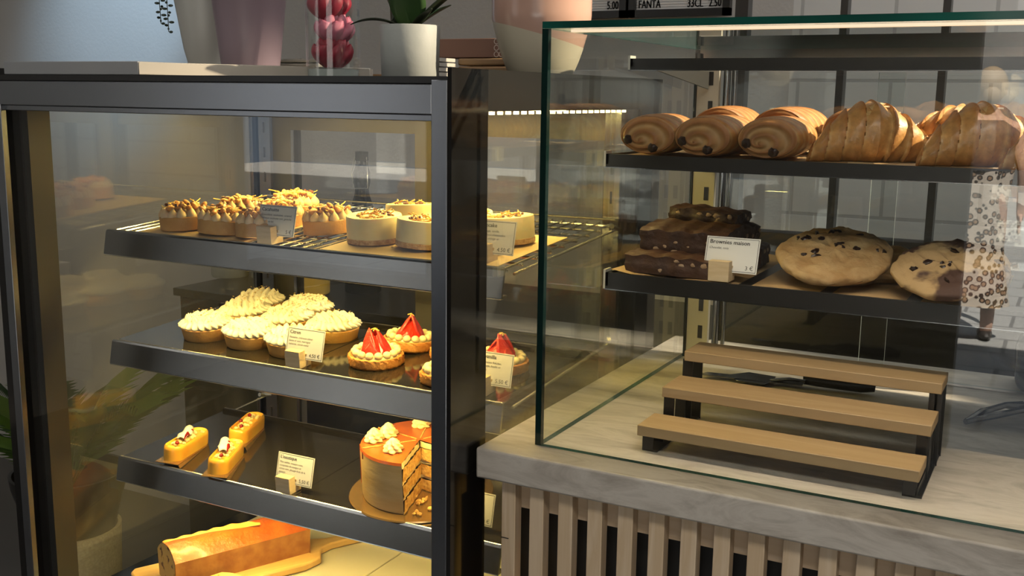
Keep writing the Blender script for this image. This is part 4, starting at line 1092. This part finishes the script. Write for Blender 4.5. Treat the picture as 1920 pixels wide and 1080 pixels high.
jar(-1.435, 1.0, .200, .050, 'pot_white', 'white_ceramic', 'wide pale jar with a flat lid at the far end of the back cabinet')
jar(-1.355, 1.02, .185, .018, 'pot_white', 'white_ceramic', 'narrow pale jar beside the wide jar on the back cabinet')
jar(-1.150, 1.0, .190, .030, 'pot_white', 'white_ceramic', 'small pale jar next to the door stile, between wide jar and bottle')
t = thing('yellow_tub', 'yellow round tub on the back cabinet seen below the top shelf', 'tub', (-1.09, .90, .865))
M().lathe([(0, 0), (.052, 0), (.056, .004), (.057, .055), (.060, .057), (.060, .064), (0, .065)], 36).build('tub_body', 'yellow_tub', t)
M().box(-1.05, -.93, 1.27, 1.299, 1.41, 1.424).build('wall_hook', 'frame_black').name = 'wall_hook'
hk = bpy.data.objects['wall_hook']; tag(hk, 'small dark hook fixed on the wall above the bottle', 'hook')
# menu letter boards
def board(x0, x1, z0, z1, y, rows, label):
    t = thing('menu_board', label, 'menu board', (0, 0, 0), group='letter boards on the wall')
    m = M(); fr = .017
    m.box(x0, x1, y, y+.02, z0, z0+fr); m.box(x0, x1, y, y+.02, z1-fr, z1); m.box(x0, x0+fr, y, y+.02, z0, z1); m.box(x1-fr, x1, y, y+.02, z0, z1)
    m.build('board_frame', 'black', t, smooth=False)
    m = M(); n = int((z1-z0-2*fr)/.006)
    for k in range(n): m.box(x0+fr, x1-fr, y+.010, y+.0125+.0, z0+fr+k*.006, z0+fr+k*.006+.0050)
    m.box(x0+fr, x1-fr, y+.0125, y+.015, z0+fr, z1-fr); m.build('grooved_panel', 'letter_white', t, smooth=False)
    X = Matrix.Rotation(R(90), 4, 'X')
    for k, cols in enumerate(rows):
        for txt, xx, al in cols:
            m = M(); T = Matrix.Translation((xx, y+.0085, z0+fr+.004+k*.0265)) @ X @ Matrix.Diagonal((.66, 1, 1, 1))
            for dx in (0, .0007, -.0007): m.add_text(txt, .0265, Matrix.Translation((dx, 0, 0)) @ T, 0, align=al)
            m.build('lettering', 'letter_black', t, smooth=False)
board(-.405, -.158, 1.545, 1.80, 1.27, [[('FANTA', -.383, 'LEFT'), ('33CL', -.262, 'LEFT'), ('2.50', -.180, 'RIGHT')], [('SCHWEPPES AGRUMES 33CL', -.383, 'LEFT'), ('2.50', -.19, 'RIGHT')]][:1]+[[('SCHWEPPES AGRUMES', -.383, 'LEFT'), ('2', -.180, 'RIGHT')]], 'letter board listing Fanta and Schweppes, nearest the black window frame')
board(-.66, -.412, 1.545, 1.80, 1.27, [[('VIENNOIS', -.62, 'LEFT'), ('5.00', -.434, 'RIGHT')], [('CHOCOLAT', -.64, 'LEFT'), ('4.50', -.434, 'RIGHT')]], 'letter board with prices 4.50 and 5.00, half hidden by the pink vase')

# ------------------------------------------------------------------ palm at the left
pp = thing('potted_palm', 'feathery palm in a basket planter standing beside the case', 'plant', (-1.33, .36, 0))
m = M(); m.lathe([(0, 0), (.085, 0), (.10, .30), (.104, .40), (.096, .40), (.09, .34), (0, .34)], 40); m.build('basket', 'basket', pp)
m = M(); m.lathe([(0, .35), (.088, .35), (.092, .40), (.120, .505), (.123, .53), (.116, .53), (.105, .48), (0, .48)], 40); m.build('inner_pot', 'black', pp)
M().lathe([(0, .49), (.104, .492)], 30).build('soil', 'soil', pp)
rr = random.Random(12)
for k in range(14):
    a = 2*PI*k/14+rr.uniform(-.15, .15); L = rr.uniform(.12, .27); up_ = rr.uniform(.10, .25); m = M()
    d = Vector((math.cos(a), math.sin(a), 0)); sd = Vector((-d.y, d.x, 0)); base = Vector((0, 0, .49))
    def sp(s): return base+d*(L*s)+Vector((0, 0, up_*math.sin(s*1.75)))
    m.tube([sp(s/8) for s in range(9)], [.004-.003*s/8 for s in range(9)], 6)
    for j in range(24):
        s = .20+.78*j/23
        for sg in (-1, 1):
            p = sp(s); ll = .13*math.sin(PI*(.25+.7*(1-s)*.9))*rr.uniform(.85, 1.1); dv = (d*.75+sd*sg*.55+Vector((0, 0, .55))).normalized()
            q = [p, p+dv*ll*.35, p+dv*ll*.7+Vector((0, 0, -.003)), p+dv*ll+Vector((0, 0, -.012))]
            wd = dv.cross(Vector((d.x, d.y, .4))).normalized()*.0036
            b = m.addv([q[0]-wd*.3, q[0]+wd*.3, q[1]-wd, q[1]+wd, q[2]-wd*.8, q[2]+wd*.8, q[3]])
            m.addf([(0, 1, 3, 2), (2, 3, 5, 4), (4, 5, 6)], b)
    m.build('frond', 'palm', pp, smooth=False)

# ------------------------------------------------------------------ passer-by outside, mirrored in the glass box
def person():
    t = thing('person', 'woman in a leopard print dress standing on the pavement, mirrored in the glass', 'person', (.10, -5.5, -.02), (0, 0, R(170)))
    me = bpy.data.meshes.new('body')
    V = [(0, 0, .82), (0, 0, .95), (0, 0, 1.12), (0, 0, 1.24), (0, .01, 1.32), (0, .015, 1.40), (0, .02, 1.47),      # 0-6 spine, neck, head
         (.08, 0, .78), (.09, .01, .42), (.09, -.01, .07), (.09, .11, .03), (-.08, 0, .78), (-.09, .03, .42), (-.09, -.01, .07), (-.09, .11, .03),
         (.14, 0, 1.23), (.20, .0, 1.02), (.17, .14, .93), (.155, .19, .925), (-.14, 0, 1.23), (-.21, -.02, 1.0), (-.22, .04, .80), (-.22, .05, .74)]
    Ed = [(0, 1), (1, 2), (2, 3), (3, 4), (4, 5), (5, 6), (0, 7), (7, 8), (8, 9), (9, 10), (0, 11), (11, 12), (12, 13), (13, 14), (3, 15), (15, 16), (16, 17), (17, 18), (3, 19), (19, 20), (20, 21), (21, 22)]
    rad = [.13, .11, .12, .10, .045, .072, .065, .085, .055, .038, .028, .085, .055, .038, .028, .05, .038, .028, .025, .05, .038, .028, .025]
    def fingers(root, dirv, side):
        bp = Vector(V[root]); dirv = Vector(dirv).normalized(); side = Vector(side)
        for k, ln in enumerate((.06, .068, .062, .05)):
            o_ = side*(k-1.5)*.018; i = len(V); V.extend([tuple(bp+o_+dirv*.035), tuple(bp+o_+dirv*(.035+ln)+Vector((0, 0, -.012)))]); Ed.extend([(root, i), (i, i+1)]); rad.extend([.009, .007])
        i = len(V); V.extend([tuple(bp-side*.035+dirv*.01), tuple(bp-side*.05+dirv*.04)]); Ed.extend([(root, i), (i, i+1)]); rad.extend([.010, .008])
    fingers(18, (-.3, 1, .1), (1, .2, 0)); fingers(22, (0, .1, -1), (0, 1, 0))
    me.from_pydata(V, Ed, []); me.materials.append(MATS['skin'])
    o = bpy.data.objects.new('body', me); C.objects.link(o); o.parent = t
    sk = o.modifiers.new('skin', 'SKIN'); 
    for i, r in enumerate(rad): me.skin_vertices[0].data[i].radius = (r, r)
    me.skin_vertices[0].data[0].use_root = True
    o.modifiers.new('sub', 'SUBSURF').render_levels = 2; o.modifiers['sub'].levels = 1
    m = M(); m.grid(lambda u, v: ((.20-.055*math.sin(min(1, v)*PI*.9)-.02*v+.006*math.sin(u*12*PI))*math.cos(2*PI*u)*1.0, (.16-.035*math.sin(v*PI*.9)-.02*v+.006*math.sin(u*12*PI))*math.sin(2*PI*u), .22+.80*v), 60, 20, cu=True)
    m.build('leopard_dress', 'leopard', t)
    m = M(); m.grid(lambda u, v: ((.150-.07*max(0, v-.8)*5)*math.cos(2*PI*u)*(1.18 if v > .5 else 1.05), (.135-.06*max(0, v-.8)*5)*math.sin(2*PI*u), 1.0+.28*v), 40, 12, cu=True); m.build('dark_top', 'cloth_dark', t)
    m = M(); m.ell((0, -.005, 1.475), (.088, .098, .105), nu=20, nv=12); m.ell((0, -.07, 1.42), (.05, .045, .06), nu=12, nv=8); m.build('hair', 'hair_blond', t)
    m = M(); m.ell((0, .055, 1.445), (.062, .055, .082), nu=18, nv=12); m.tube([(0, .108, 1.465), (0, .124, 1.44), (0, .110, 1.432)], [.008, .012, .009], 8)
    for s_ in (-1, 1): m.ell((s_*.078, .02, 1.445), (.012, .018, .028), nu=8, nv=6)
    m.build('face', 'skin', t)
    m = M()
    for s_ in (-1, 1): m.ell((s_*.026, .103, 1.462), (.011, .006, .006), nu=8, nv=5)
    m.build('eye', 'ink', t); m = M(); m.ell((0, .106, 1.405), (.020, .006, .006), nu=8, nv=5); m.build('mouth', 'berry', t)
    for s_ in (-1, 1):
        m = M(); m.ell((s_*.09, .05, .035), (.042, .115, .036), nu=14, nv=8); m.build('shoe', 'shoe', t)
person()
# ceiling lamps
for x, y, sx, sy in ((.9, -1.5, 1.6, .5), (1.7, .3, .5, .5), (.9, 1.02, 1.6, .3), (-1.8, -.6, 1.2, .4)):
    m = M().box(x-sx/2-.03, x+sx/2+.03, y-sy/2-.03, y+sy/2+.03, 2.672, 2.70)
    tag(m.build('ceiling_lamp', 'ceiling_white', smooth=False), 'flat ceiling lamp %s' % ('over the customer side' if y < -1 else 'added to brighten the tiled wall' if y > 1 else 'over the glass box' if x > 0 else 'near the left wall'), 'lamp')
